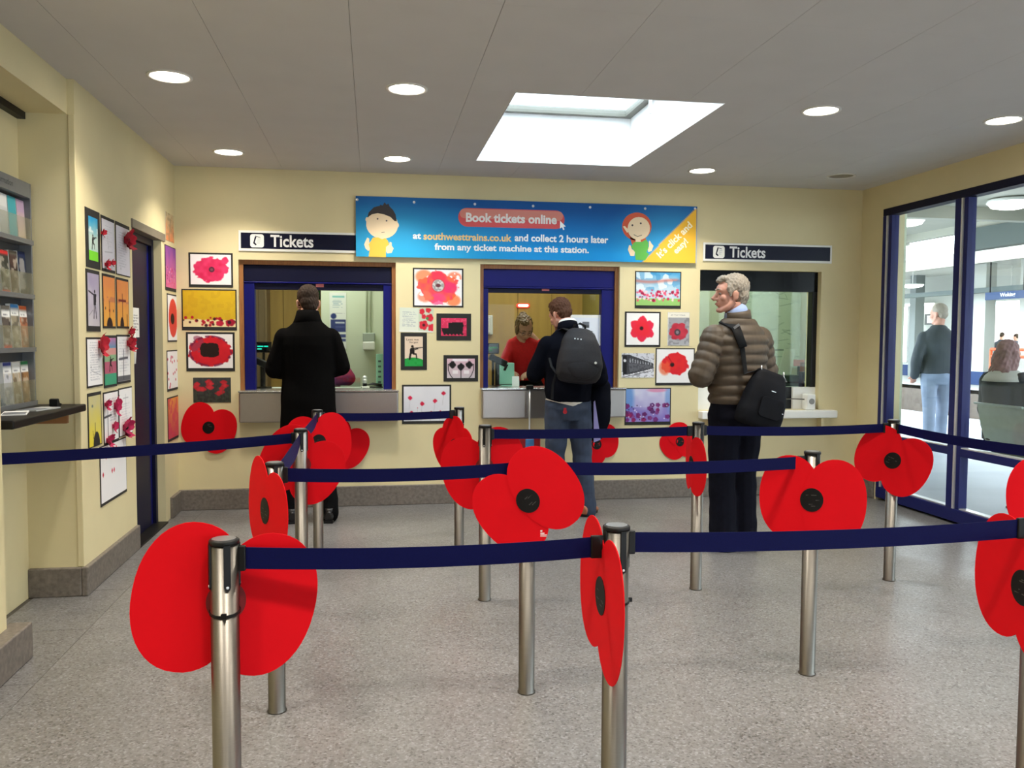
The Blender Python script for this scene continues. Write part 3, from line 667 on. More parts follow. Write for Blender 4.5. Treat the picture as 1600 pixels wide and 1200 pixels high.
def soldier(A, x, y, s, c=(26, 20, 20)):
    A.dot(x, y-.3*s, .07*s, c); A.poly([(x-.12*s, y-.22*s), (x+.1*s, y-.24*s), (x+.12*s, y+.1*s), (x-.14*s, y+.12*s)], c)
    A.line(x-.05*s, y-.18*s, x+.55*s, y-.25*s, .05*s, c); A.line(x+.05*s, y-.1*s, x+.3*s, y-.18*s, .05*s, c); A.line(x-.1*s, y+.1*s, x-.15*s, y+.38*s, .1*s, c); A.line(x+.05*s, y+.1*s, x+.2*s, y+.12*s, .08*s, c); A.line(x+.2*s, y+.12*s, x+.24*s, y+.36*s, .06*s, c)
def p_lest(A):
    A.grade((222, 200, 178), (226, 206, 186), 3); A.put((A.Y > .72-.1*np.sin(A.X*6)*.5+.03).astype(float), (30, 150, 62)); A.put(((A.Y > .74)*(A.n(9, 4) > .5)).astype(float), (40, 165, 80), .5); soldier(A, A.asp*.42, .52, .62)
def x_lest(M, w, h, t):
    mb = MB(); text_mb(mb, 'Lest we', M @ Matrix.Translation((-.01, h*.40, 0)), width=w*.68, height=h*.075, depth=.0042); text_mb(mb, 'forget', M @ Matrix.Translation((.0, h*.30, 0)), width=w*.48, height=h*.08, depth=.0042)
    mb.build('lettering', mat('dark_ink', rgb(60, 36, 30), .8), t)
wall_picture('back', (626, 520, 667, 578), 'kneeling soldier silhouette on a green hill in a wide black mount', p_lest, (.11, .11, .1, .1), group=GB, extra=x_lest)
def p_stems(A):
    A.grade((214, 176, 190), (200, 190, 196), 4, 6); A.rect(A.asp*.2, .02, A.asp*.75, .14, (238, 234, 240), .9)
    for x, y in ((.2, .32), (.5, .42), (.8, .32)): A.flower(A.asp*x, y, .18, .19, (20, 18, 20), (34, 30, 32), 4, .1, int(x*10))
    A.line(A.asp*.5, .5, A.asp*.5, 1, .035, (20, 18, 20))
    for s in (-1, 1):
        q = [(A.asp*(.5+s*.36), .25), (A.asp*(.5+s*.46), .3), (A.asp*(.5+s*.45), .6), (A.asp*(.5+s*.38), .85), (A.asp*(.5+s*.3), 1)]
        for i in range(4): A.line(*q[i], *q[i+1], .035, (20, 18, 20))
        A.rect(A.asp*(.5+s*.2)-.14, .6, A.asp*(.5+s*.2)+.14, .78, (240, 236, 238), .8)
wall_picture('back', (693, 555, 747, 596), 'three black poppies with curling stems on pink in a wide black mount', p_stems, (.13, .13, .13, .13), group=GB)
def p_dots(A):
    A.grade((224, 224, 230), (214, 214, 222), 5)
    for x, y, s in ((.14, .33, .06), (.4, .5, .06), (.68, .42, .06), (.87, .2, .06), (.17, .77, .065), (.4, .79, .05), (.6, .77, .055), (.8, .75, .05), (.3, .62, .012)):
        A.line(A.asp*x, y, A.asp*x-.03, min(1, y+.33), .008, (160, 160, 165), .7); A.flower(A.asp*x, y, s, s, (205, 30, 70), (190, 20, 50), 4, .1, int(x*90))
wall_picture('back', (628, 601, 705, 662), 'white sheet of small crimson poppies on thin stems, behind a belt post', p_dots, (.045, .045, .045, .07), group=GB)
# --- between the middle and right windows
def p_field(A):
    A.grade((70, 150, 200), (180, 205, 222), 6, 7, 0, .5); A.put((A.n(7, 8) > .55)*(A.Y < .55), (226, 234, 240), .75); A.put(np.exp(-((A.Y-.26-.03*np.sin(A.X*4))/.05)**2), (190, 110, 100), .75); A.put((A.n(6, 5) > .6)*(A.Y < .55), (50, 130, 185), .5)
    A.put((A.Y > .78).astype(float), (140, 190, 90), .85); R = np.random.RandomState(7)
    for i in range(75): A.dot(R.rand()*A.asp, .52+.34*R.rand(), .02+.03*R.rand(), [(196, 40, 84), (224, 90, 120), (150, 20, 60), (240, 200, 210)][R.randint(4)])
wall_picture('back', (992, 424, 1064, 482), 'blue sky over a field of pink poppies and green grass, top of the right group', p_field, (.03, .03, .03, .08), group=GB)
wall_picture('back', (976, 487, 1032, 542), 'bright pink lobed flower with a black centre on white, square mount', lambda A: (A.flower(A.asp*.48, .5, .42, .4, (224, 36, 84), (230, 44, 60), 6, .14, 21, .5, .03), A.put(A.ell(A.asp*.48, .5, .25, .25, 0, 2), (228, 36, 50), .7), A.dot(A.asp*.46, .48, .06, (40, 16, 16))), (.05, .05, .04, .06), group=GB)
def p_grey(A):
    A.grade((150, 152, 158), (170, 170, 176), 4, 9); A.put(A.n(16, 3) > .6, (110, 112, 118), .5); A.rect(0, 0, A.asp, .16, (226, 222, 210)); A.rect(0, 0, .02, 1, (226, 226, 222)); A.scribble(.1, .06, A.asp*.9, .12, 1, (150, 150, 150), 2)
    A.flower(A.asp*.5, .58, .3, .27, (196, 60, 76), (170, 40, 60), 6, .08, 5); A.dot(A.asp*.45, .6, .1, (70, 60, 66)); A.dot(A.asp*.45, .6, .05, (130, 120, 130))
wall_picture('back', (1043, 488, 1077, 540), 'small unmounted print of a faded poppy on grey with a caption strip', p_grey, None, name='poppy_print', cat='print', group=GB)
def p_rail(A):
    A.grade((206, 208, 218), (226, 226, 234), 3); A.poly([(.02, .05), (.3, .05), (A.asp*.98, .42), (A.asp*.98, .62), (.35, .86), (.05, .9)], (66, 66, 72)); A.poly([(.3, .4), (A.asp*.95, .5), (A.asp*.95, .6), (.35, .78)], (96, 97, 104))
    for i in range(9): x = .34+i*.11; A.rect(x, .2+i*.025, x+.05, .38+i*.013, (170, 172, 180))
    A.rect(.06, .1, .22, .85, (26, 26, 30)); A.dot(.14, .3, .06, (220, 220, 225)); A.line(.0, .98, A.asp*.9, .68, .04, (240, 240, 245)); A.line(.1, .98, A.asp*.9, .72, .02, (40, 40, 45)); A.put(A.n(20, 4) > .68, (30, 30, 34), .3)
wall_picture('back', (971, 552, 1022, 590), 'black and white photograph of a long railway carriage', p_rail, None, name='railway_photograph', cat='photograph')
wall_picture('back', (1024, 544, 1085, 602), 'wide red poppy with orange left edge on white, by the quilted elbow', lambda A: (A.flower(A.asp*.5, .44, .44, .34, (226, 40, 40), (214, 30, 46), 3, .06, 31, 1.2, .04), A.put(A.ell(A.asp*.22, .55, .18, .22, 0, 3)*(A.n(8, 3) > .3), (232, 100, 60), .7), A.dot(A.asp*.42, .46, .065, (40, 14, 12)), A.line(A.asp*.3, .2, A.asp*.42, .42, .03, (150, 20, 26), .6)), (.03, .03, .03, .07), group=GB)
def p_purple(A):
    A.grade((206, 206, 228), (150, 140, 200), 7, 7); A.put(A.ell(0, .3, .25, .6, 0, 2), (90, 140, 206), .8); A.put(A.ell(A.asp, .25, .16, .5, 0, 2), (110, 150, 210), .7); A.put((A.Y > .55)*A.n(7, 3), (110, 90, 180), .8); A.put(A.ell(A.asp*.7, .04, .3, .06, 0, 2), (214, 120, 160), .7)
    R = np.random.RandomState(12)
    for i in range(30): A.flower(R.rand()*A.asp, .48+.48*R.rand(), .06+.03*R.rand(), .07, [(120, 50, 130), (170, 40, 100), (80, 50, 120), (140, 80, 150)][R.randint(4)], (110, 30, 90), 5, .1, i)
    for i in range(22): A.dot(R.rand()*A.asp, .45+.5*R.rand(), .018, (50, 16, 50) if i % 2 else (230, 220, 240))
wall_picture('back', (976, 606, 1048, 664), 'purple and blue watercolour of massed flowers, bottom of the right group', p_purple, (.03, .03, .03, .09), group=GB)
# --- left wall, four rows of three
def p_sold(A):
    A.grade((40, 150, 200), (190, 210, 200), 2, 5, 0, .45); A.put((A.Y > .78).astype(float), (120, 210, 50)); A.put((np.abs(A.Y-.3) < .06)*(A.n(8, 4) > .4), (230, 235, 230), .7); soldier(A, A.asp*.45, .56, .45)
wall_picture('left', (133, 328, 155.5, 419), 'soldier on green grass under blue sky, wide black mount, left wall top row', p_sold, (.14, .14, .13, .13), group=GL)
def p_wire(A):
    A.grade((214, 212, 220), (206, 204, 214), 3); A.line(A.asp*.4, .2, A.asp*.5, .6, .012, (150, 150, 155)); A.line(A.asp*.2, .66, A.asp*.8, .63, .02, (170, 170, 178)); A.scribble(A.asp*.25, .1, A.asp*.8, .55, 9, (185, 185, 192), 4, .5)
wall_picture('left', (157.5, 340, 178.5, 425), 'white sheet with faint pencil lines, middle of the left wall top row', p_wire, (.03, .03, .06, .05), group=GL)
def p_poem(A):
    A.grade((216, 214, 222), (206, 204, 214), 6); A.scribble(A.asp*.15, .1, A.asp*.8, .85, 14, (178, 178, 188), 8, .6); A.dot(A.asp*.3, .88, .03, (170, 170, 180))
wall_picture('left', (180, 350, 202, 431), 'white sheet of pencil writing beside the door head, left wall top row', p_poem, (.03, .03, .07, .02), group=GL)
def p_fig(A):
    A.grade((160, 150, 178), (196, 190, 196), 4, 6); c = (44, 42, 50); A.dot(A.asp*.6, .34, .035, c); A.poly([(A.asp*.48, .38), (A.asp*.75, .38), (A.asp*.7, .6), (A.asp*.5, .6)], c); A.line(A.asp*.5, .4, A.asp*.08, .34, .03, c); A.line(A.asp*.55, .58, A.asp*.5, .85, .035, c); A.line(A.asp*.65, .58, A.asp*.72, .85, .035, c); A.line(A.asp*.1, .8, A.asp*.4, .7, .015, (130, 130, 136))
wall_picture('left', (134, 422, 155.5, 518), 'lone standing figure against a lilac sky, left wall second row', p_fig, (.06, .06, .06, .09), group=GL)
def p_sun(A, k):
    A.grade((226, 140, 80), (236, 170, 70), 3+k, 6); A.put((np.abs(A.Y-.45) < .05)*(A.n(8, 4+k) > .4), (200, 120, 90), .7); c = (40, 20, 20)
    if k == 0: A.put(A.ell(A.asp*.5, 1.02, .2, .2), c); A.line(A.asp*.5, .5, A.asp*.5, .9, .025, c); A.dot(A.asp*.5, .68, .04, (130, 30, 20)); A.dot(A.asp*.15, .64, .03, (60, 60, 40)); A.dot(A.asp*.85, .68, .03, (60, 60, 40))
    else: A.line(A.asp*.45, .3, A.asp*.45, .95, .04, (90, 30, 24)); A.line(A.asp*.15, .44, A.asp*.75, .44, .05, (110, 30, 26)); A.put(A.ell(A.asp*.4, 1, .14, .2), c); A.line(A.asp*.85, .75, A.asp*.85, 1, .05, c)
wall_picture('left', (159.5, 429, 179.5, 513), 'orange sunset with a grave mound and small cross, left wall second row', lambda A: p_sun(A, 0), (.04, .04, .05, .04), group=GL)
wall_picture('left', (181, 435, 200.5, 513), 'orange sunset with one tall dark cross, left wall second row', lambda A: p_sun(A, 1), (.04, .04, .05, .04), group=GL)
wall_picture('left', (134.5, 527, 159.5, 605), 'white page of handwriting with a black mark, left wall third row', lambda A: (A.scribble(A.asp*.15, .05, A.asp*.85, .9, 16, (180, 180, 188), 3, .6), A.dot(A.asp*.22, .6, .02, (40, 40, 44)), A.line(A.asp*.25, .68, A.asp*.9, .8, .01, (140, 140, 146))), (.04, .04, .04, .04), group=GL)
def p_multi(A):
    A.grade((206, 120, 170), (90, 150, 180), 5, 6, 0, .2); A.put((A.Y > .22)*1., (226, 150, 140), .9); A.put((A.Y > .36)*1., (120, 180, 130), .8); A.put((A.Y > .5)*1., (190, 70, 110), .8); A.put((A.Y > .76)*1., (60, 160, 120), .95); soldier(A, A.asp*.5, .55, .42)
wall_picture('left', (161, 524, 181.5, 605), 'dark figure on bands of pink and green, left wall third row', p_multi, (.05, .05, .05, .05), group=GL)
wall_picture('left', (182, 523, 203, 599), 'grey drawing of a wooden cross on white, left wall third row', lambda A: (A.scribble(A.asp*.1, .05, A.asp*.9, .8, 12, (190, 190, 198), 6, .5), A.line(A.asp*.45, .3, A.asp*.45, .95, .05, (100, 100, 108)), A.line(A.asp*.1, .5, A.asp*.8, .48, .05, (100, 100, 108)), A.rect(0, .88, A.asp, 1, (60, 60, 66), .8)), (.03, .04, .04, .05), group=GL)
def p_sil(A):
    A.grade((196, 188, 140), (226, 206, 60), 3, 6); A.put(A.ell(A.asp*.6, .98, .2, .25), (40, 38, 36)); A.line(A.asp*.5, .55, A.asp*.5, .8, .03, (50, 44, 30)); A.dot(A.asp*.3, .2, .05, (110, 120, 110), .03); A.line(A.asp*.3, .7, A.asp*.35, .85, .02, (50, 44, 30))
wall_picture('left', (136.5, 613, 158, 698), 'yellow sky behind a dark rock, left wall bottom row', p_sil, (.04, .05, .06, .02), group=GL)
wall_picture('left', (161, 611, 184.5, 692), 'white sheet with a grey cross and writing, left wall bottom row', lambda A: (A.scribble(A.asp*.4, .1, A.asp*.9, .6, 9, (180, 180, 190), 6, .6), A.line(A.asp*.25, .3, A.asp*.25, .9, .04, (110, 110, 116)), A.line(A.asp*.02, .48, A.asp*.5, .46, .045, (80, 80, 86))), (.03, .04, .03, .04), group=GL)
wall_picture('left', (185, 605, 206, 680), 'white sheet with a faint tall cross by the door, left wall bottom row', lambda A: (A.scribble(A.asp*.15, .3, A.asp*.85, .8, 9, (196, 196, 204), 6, .5), A.line(A.asp*.5, .12, A.asp*.5, .6, .02, (160, 160, 166)), A.line(A.asp*.3, .2, A.asp*.7, .2, .015, (160, 160, 166))), (.02, .03, .03, .02), group=GL)
wall_picture('left', (155.5, 690, 197, 781), 'white sheet with a few red dots hung low on the left wall', lambda A: [A.flower(A.asp*x, y, .035, .045, (214, 40, 70), (200, 30, 50), 4, .1, int(x*90)) for x, y in ((.6, .1), (.2, .2), (.08, .5), (.42, .5), (.5, .5))], (.03, .03, .02, .05), group=GL)
# strip between the door and the corner
wall_picture('left', (258, 334, 271, 377), 'small pale orange print high in the corner beyond the door', lambda A: (A.grade((206, 190, 150), (222, 140, 90), 5, 6), A.put(A.n(9, 3) > .6, (150, 130, 100), .5)), None, name='small_print', cat='print')
def p_pp(A):
    A.grade((130, 70, 160), (220, 110, 150), 4, 6); R = np.random.RandomState(3)
    for i in range(60): A.dot(R.rand()*A.asp, .5+.5*R.rand(), .025, [(214, 60, 110), (236, 150, 170), (160, 40, 110)][R.randint(3)])
wall_picture('left', (257.5, 386, 277, 455), 'purple sky above pink flowers, beyond the door', p_pp, (.03, .03, .02, .07), group=GL)
wall_picture('left', (261, 460, 277.5, 534), 'single tall orange-red poppy on white, beyond the door', lambda A: (A.put(A.ell(A.asp*.5, .5, A.asp*.42, .43), (226, 74, 60)), A.put(A.ell(A.asp*.5, .5, A.asp*.3, .3, 0, 2), (214, 60, 50), .5), A.put(A.ell(A.asp*.45, .52, A.asp*.18, .12), (50, 24, 20))), (.02, .02, .03, .03), group=GL)
wall_picture('left', (260.5, 547, 279, 610), 'white sheet sprinkled with crimson petals, beyond the door', lambda A: [A.dot(A.asp*x, y, .05, (200, 50, 80), .035) for x, y in np.random.RandomState(5).rand(18, 2)], (.03, .03, .03, .06), group=GL)
wall_picture('left', (261.5, 619, 280.5, 687), 'orange and magenta wash painting, lowest beyond the door', lambda A: (A.grade((232, 150, 70), (196, 70, 90), 6, 7), A.put(A.n(9, 8) > .55, (206, 60, 90), .6)), (.03, .03, .03, .06), group=GL)
# notice on the door leaf
a = atx(204, 480, xd); b = atx(217.5, 527, xd)
t = thing('door_notice', 'white printed notice on the navy door', 'notice', (xd, (a.y+b.y)/2, b.z))
A = Art(26, 50, (226, 226, 222), .5); A.scribble(.08, .2, .45, .8, 6, (120, 120, 124), 3)
A.obj('printed_face', frame((0, 1, 0), (0, 0, 1), (xd+0.0015, (max(a.y, DY0+.03)+b.y)/2, (a.z+b.z)/2)), b.y-max(a.y, DY0+.03), a.z-b.z, t)
MB().box(xd+.0002, xd+.0012, max(a.y, DY0+.03), b.y, b.z, a.z).build('sheet', M_PAPER, t)

# ------------------------------------------------------------------ station signs and banner
M_LET = mat('white_lettering', rgb(240, 240, 240), 0.5)
def ticket_sign(u0, v0, u1, v1, tx, label, xr=None):
    a = aty(u0, (v0+v1)/2, YW); b = aty(u1, (v0+v1)/2, YW); z1 = aty(u0+5, v0, YW).z; z0 = aty(u0+5, v1, YW).z
    x0, x1 = a.x, xr or b.x; M = frame((1, 0, 0), (0, 0, 1), ((x0+x1)/2, YW, (z0+z1)/2)); W, H = x1-x0, z1-z0
    t = thing('tickets_sign', label, 'sign', ((x0+x1)/2, YW, z0), 'Tickets signs above the windows')
    MB().box(-W/2, W/2, -H/2, H/2, 0.001, 0.012, 0, M).build('white_border', M_WHITE, t, bevel=0.002)
    m = 0.018
    MB().box(-W/2+m, W/2-m, -H/2+m*1.1, H/2-m, 0.012, 0.0135, 0, M).build('navy_panel', M_SIGN, t)
    q = M @ Vector((0, 0, 0)); ic = -W/2+0.142
    MB().prism(rrect(0.105, 0.105, 0.02), 0.0135, 0.0148, 0, M @ Matrix.Translation((ic, 0, 0))).build('ticket_icon', M_WHITE, t)
    mb = MB(); R = M @ Matrix.Translation((ic, 0, 0))
    mb.prism([(-.03, -.02), (-.012, -.036), (-.002, -.03), (-.018, -.012), (-.004, .03), (-.016, .034)], .0149, .0155, 0, R).prism([(-.014, .034), (.026, .024), (.026, .028), (-.014, .040)], .0149, .0155, 0, R)
    mb.build('icon_drawing', M_SIGN, t)
    mb = MB(); mb.box(.004, .03, .012, .016, .0149, .0153, 0, R).box(.0, .026, -.004, 0, .0149, .0153, 0, R).box(-.004, .022, -.02, -.016, .0149, .0153, 0, R); mb.build('icon_lines', mat('icon_grey', rgb(180, 185, 190), .6), t)
    mb = MB(); xl = aty(tx[0], 390, YW).x; xr2 = aty(tx[1], 390, YW).x
    text_mb(mb, 'Tickets', frame((1, 0, 0), (0, 0, 1), ((xl+xr2)/2, YW, (z0+z1)/2+.002)), width=xr2-xl, height=0.096, bold=.022, depth=-0.0146+0.0292)
    mb.build('lettering', M_LET, t)
    return t
ticket_sign(373, 360, 560, 392, (423, 490), 'navy Tickets sign above the left window, right end behind the banner', 0.16)
ticket_sign(1098, 379, 1299, 408, (1139, 1195), 'navy Tickets sign above the right window')
# banner
def bpx(u, v, dz=0): q = aty(u, v, YW-0.03); return q
bx0, bx1 = aty(556, 355, YW-.03).x, aty(1088.5, 365, YW-.03).x
bz1, bz0 = aty(822, 314.5, YW-.03).z, aty(822, 406, YW-.03).z
bn = thing('ticket_banner', 'long blue vinyl banner across the wall: Book tickets online', 'banner', ((bx0+bx1)/2, YW-.03, bz0))
BW, BH = bx1-bx0, bz1-bz0
BM = frame((1, 0, 0), (0, 0, 1), ((bx0+bx1)/2, YW-.034, (bz0+bz1)/2))
MB().box(-BW/2, BW/2, -BH/2, BH/2, -0.004, 0, 0, BM).build('vinyl_sheet', mat('banner_backing', rgb(30, 110, 190), .5), bn)
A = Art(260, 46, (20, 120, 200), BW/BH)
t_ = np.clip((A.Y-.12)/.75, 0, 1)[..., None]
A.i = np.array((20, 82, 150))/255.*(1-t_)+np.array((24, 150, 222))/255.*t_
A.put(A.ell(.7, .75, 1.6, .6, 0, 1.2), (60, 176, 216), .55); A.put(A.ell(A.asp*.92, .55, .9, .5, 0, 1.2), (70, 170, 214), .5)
A.poly([(A.asp*.995, .03), (A.asp, .03), (A.asp, 1.01), (A.asp*.83, 1.01)], (240, 186, 60))
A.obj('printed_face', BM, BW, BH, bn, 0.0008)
def B(u, v): q = aty(u, v, YW-.034); return (q.x-BM.translation.x, q.z-BM.translation.z)
def bl(mbx, pts, d=0.0012): mbx.prism([B(*p) for p in pts], 0.0006, d, 0, BM)
def pellipse(cx, cy, rx, ry, n=22, rot=0, a0=0, a1=360): return ellipse(cx, cy, rx, ry, n, rot, a0, a1)[::-1]
M_SKIN_P = mat('printed_skin', rgb(238, 214, 178), .6); M_HAIR_P = mat('printed_black_hair', rgb(40, 34, 36), .6); M_YEL_P = mat('printed_yellow', rgb(246, 190, 70), .6)
M_GINGER = mat('printed_ginger', rgb(206, 84, 50), .6); M_GREEN_P = mat('printed_green', rgb(90, 176, 70), .6); M_BUT = mat('printed_button_red', rgb(206, 64, 66), .45); M_BUT2 = mat('printed_button_light', rgb(206, 120, 104), .45)
M_ORL = mat('printed_orange_letters', rgb(240, 200, 130), .6); M_EYE_P = mat('printed_eye', rgb(90, 80, 80), .6)
boy = MB(); bl(boy, pellipse(597, 351, 25, 22, 26, .15), .0016); bl(boy, pellipse(574, 343, 3, 4, 10), .0014); bl(boy, pellipse(620.5, 352, 3, 4, 10), .0014); bl(boy, [(591, 368), (591, 380), (602, 380), (602, 368)], .0014)
bl(boy, [(569, 382), (571, 377), (574, 371), (577, 373), (577, 379), (580, 382), (580, 390), (575, 392), (571, 388)], .0014); bl(boy, [(603, 384), (608, 383), (609, 378), (612, 379), (612, 384), (615, 388), (612, 395), (605, 396), (602, 390)], .0014); boy.build('boy_drawing_skin', M_SKIN_P, bn)
mb = MB(); bl(mb, [(574, 340), (576, 332), (584, 324), (591, 322), (593, 322), (594, 320), (598, 321), (601, 316), (604, 320), (607, 318), (609, 323), (614, 328), (618, 335), (620, 346), (616, 345), (610, 339), (600, 335), (590, 333), (581, 335)], .002); mb.build('boy_drawing_hair', M_HAIR_P, bn)
mb = MB(); bl(mb, [(576, 382), (583, 371), (591, 371), (597, 374), (602, 372), (606, 376), (608, 382), (603, 386), (603, 402), (576, 401), (578, 388)], .0018); mb.build('boy_drawing_shirt', M_YEL_P, bn)
mb = MB()
for u, v in ((590, 342), (604, 345)): bl(mb, pellipse(u, v, 1.4, 1.4, 8), .0022)
bl(mb, [(596, 363), (601, 362.4), (601, 363.2), (596, 364)], .0022)
for u, v in ((988, 352), (1001, 349)): bl(mb, pellipse(u, v, 1.6, 1.6, 8), .0028)
bl(mb, [(990, 366), (996, 369.2), (1003, 367), (1003, 367.8), (996, 370.2), (990, 367)], .0028); mb.build('drawn_faces', M_EYE_P, bn)
mb = MB(); bl(mb, pellipse(995, 354, 23, 22, 26), .0014); bl(mb, [(984, 370), (1006, 368), (1012, 378), (1008, 384), (988, 384)], .0014); mb.build('girl_drawing_hair', M_GINGER, bn)
mb = MB(); bl(mb, pellipse(998, 357, 17.5, 18, 24), .0022); bl(mb, [(973, 354), (976, 353), (983, 360), (980, 364)], .0022); bl(mb, [(993, 372), (1001, 372), (1001, 378), (993, 378)], .0024)
bl(mb, [(981, 390), (983, 383), (985, 383), (987, 389), (992, 393), (991, 400), (985, 400)], .0022); bl(mb, [(1012, 390), (1014, 385), (1014, 376), (1016, 377), (1018, 381), (1021, 384), (1018, 392), (1013, 394)], .0022); mb.build('girl_drawing_skin', M_SKIN_P, bn)
mb = MB(); bl(mb, [(986, 386), (990, 379), (996, 377), (1003, 378), (1009, 374), (1013, 379), (1013, 388), (1010, 394), (1014, 397), (1008, 407), (993, 406), (992, 394)], .0023); mb.build('girl_drawing_top', M_GREEN_P, bn)
hx = (B(882, 342)[0]-B(716, 340)[0]); hc = ((B(882, 342)[0]+B(716, 340)[0])/2, (B(800, 327)[1]+B(800, 356)[1])/2); hh = B(800, 327)[1]-B(800, 356)[1]
mb = MB(); mb.prism(rrect(hx, hh, hh/2-.002, 8, *hc), 0.0009, 0.0016, 0, BM); mb.build('red_button', M_BUT, bn)
mb = MB(); mb.prism(rrect(hx*.97, hh*.52, hh*.25, 8, hc[0], hc[1]+hh*.2), 0.0016, 0.002, 0, BM); mb.build('button_shine', M_BUT2, bn)
def btext(name, body, u0, u1, vm, hpx, m, bold=.03, d=.0024, rot=0, vshift=0):
    mb = MB(); a = B(u0, vm); b = B(u1, vm); c = ((a[0]+b[0])/2, B((u0+u1)/2, vm)[1]); h = B((u0+u1)/2, vm-hpx/2)[1]-B((u0+u1)/2, vm+hpx/2)[1]
    text_mb(mb, body, BM @ Matrix.Translation((c[0], c[1], 0)) @ Matrix.Rotation(rot, 4, 'Z'), width=b[0]-a[0], height=h, bold=bold, depth=d); mb.build(name, m, bn)
M_LET2 = mat('grey_white_lettering', rgb(226, 220, 216), .5)
btext('lettering', 'Book tickets online', 728, 870, 341.5, 14.5, M_LET2, .035)
btext('lettering', 'at', 645, 658, 369, 9, M_LET); btext('lettering', 'southwesttrains.co.uk', 661.5, 799.5, 370.5, 11.5, M_ORL); btext('lettering', 'and collect 2 hours later', 804, 950.5, 373, 11.5, M_LET)
btext('lettering', 'from any ticket machine at this station.', 679, 920, 389.5, 13.5, M_LET)
mb = MB(); bl(mb, [(875, 345), (875, 357), (878, 355), (880, 359.5), (882, 358.5), (880.2, 354.5), (884, 354)], .0026); mb.build('mouse_pointer', M_LET, bn)
an = math.atan2(B(1083, 343)[1]-B(1024, 402)[1], B(1083, 343)[0]-B(1024, 402)[0])
for body, c, w in (("It's click and", (1053.5, 374.5), .40), ('easy!', (1064, 385.5), .15)):
    mb = MB(); q = B(*c); text_mb(mb, body, BM @ Matrix.Translation((q[0], q[1], 0)) @ Matrix.Rotation(an, 4, 'Z'), width=w, bold=.03, depth=.0024); mb.build('lettering', mat('cream_lettering', rgb(250, 240, 205), .5), bn)
for u, v in ((558, 312), (647, 316), (742, 319), (833, 322), (922, 324), (1008, 326), (1086, 326)):
    q = B(u, v); MB().lathe([(.003, 0), (.0095, .002), (.011, 0)], 14, 0, BM @ Matrix.Translation((q[0], q[1], .0012))).build('eyelet', M_ALU, bn)
# ------------------------------------------------------------------ queue barriers
PH, PR = 0.93, 0.0315
POSTS = {'A': (-0.335, 1.975), 'B': (0.59, 1.985), 'C': (1.765, 1.985), 'D': (0.59, 3.19), 'E': (-0.356, 3.165), 'K': (1.778, 3.195), 'F': (-0.357, 4.31), 'I': (0.58, 4.372),
         'J': (1.765, 4.393), 'L': (2.942, 4.395), 'G': (-0.345, 5.42), 'H': (0.56, 5.52), 'N': (2.97, 3.28)}
PLAB = {'A': 'steel belt post at the front left, a poppy tied behind it', 'B': 'steel belt post at the front centre with a poppy on its left side', 'C': 'steel belt post cut by the right edge of the picture',
        'D': 'steel belt post hidden at the top by the large tilted poppy', 'E': 'steel belt post left of centre with a sideways poppy on its left', 'K': 'steel belt post behind the heart shaped poppy right of centre',
        'F': 'steel belt post where the far left belt meets the left row', 'I': 'steel belt post with a cable tie, left end of the third belt line', 'J': 'steel belt post beside the grey-haired man\'s left leg',
        'L': 'steel belt post nearest the glazed screen', 'G': 'steel belt post in front of the black-coated man', 'H': 'steel belt post below the white sheet of small poppies', 'N': 'steel belt post just beyond the right edge by the glazing'}
def make_post(name, x, y, label, rz):
    t = thing('belt_post', label, 'barrier post', (x, y, 0), 'steel belt barrier posts')
    M = Matrix.Translation((x, y, 0)) @ Matrix.Rotation(rz, 4, 'Z')
    MB().lathe([(PR+.004, 0), (PR+.004, .006), (PR, .010), (PR, PH-.012)], 32, 0, M).build('tube', M_STEEL, t, smooth=True)
    cap = MB().lathe([(PR-.001, PH-.012), (PR+.0022, PH-.011), (PR+.0022, PH-.003), (PR-.001, PH)], 32, 0, M).build('cap', M_BLACK, t, smooth=True)
    MB().lathe([(PR-.005, PH), (PR-.005, PH+.0012), (0.001, PH+.0014)], 24, 0, M).build('cap_disc', mat('cap_grey', rgb(120, 122, 124), .35, .3), cap)
    for k in range(4):
        R = M @ Matrix.Rotation(k*math.pi/2, 4, 'Z')
        pts = []
        out = [(-.0075, PH-.01), (-.0075, PH-.105), (-.005, PH-.111), (0, PH-.113), (.005, PH-.111), (.0075, PH-.105), (.0075, PH-.01)]
        s = MB().prism(out[::-1], PR-.004, PR+.0028, 0, R @ frame((1, 0, 0), (0, 0, 1), (0, 0, 0))).build('belt_slot', M_BLACK, t)
        MB().lathe([(.0035, 0), (.003, .0012), (.001, .0014)], 10, 0, R @ frame((1, 0, 0), (0, 0, 1), (0, -(PR+.0028), PH-.105))).build('rivet', M_ALU, s)
    return t
for k, (x, y) in POSTS.items(): make_post(k, x, y, PLAB[k], {'B': .28, 'A': .35, 'I': -.3, 'H': .9}.get(k, 0.25))
BH2 = 0.025
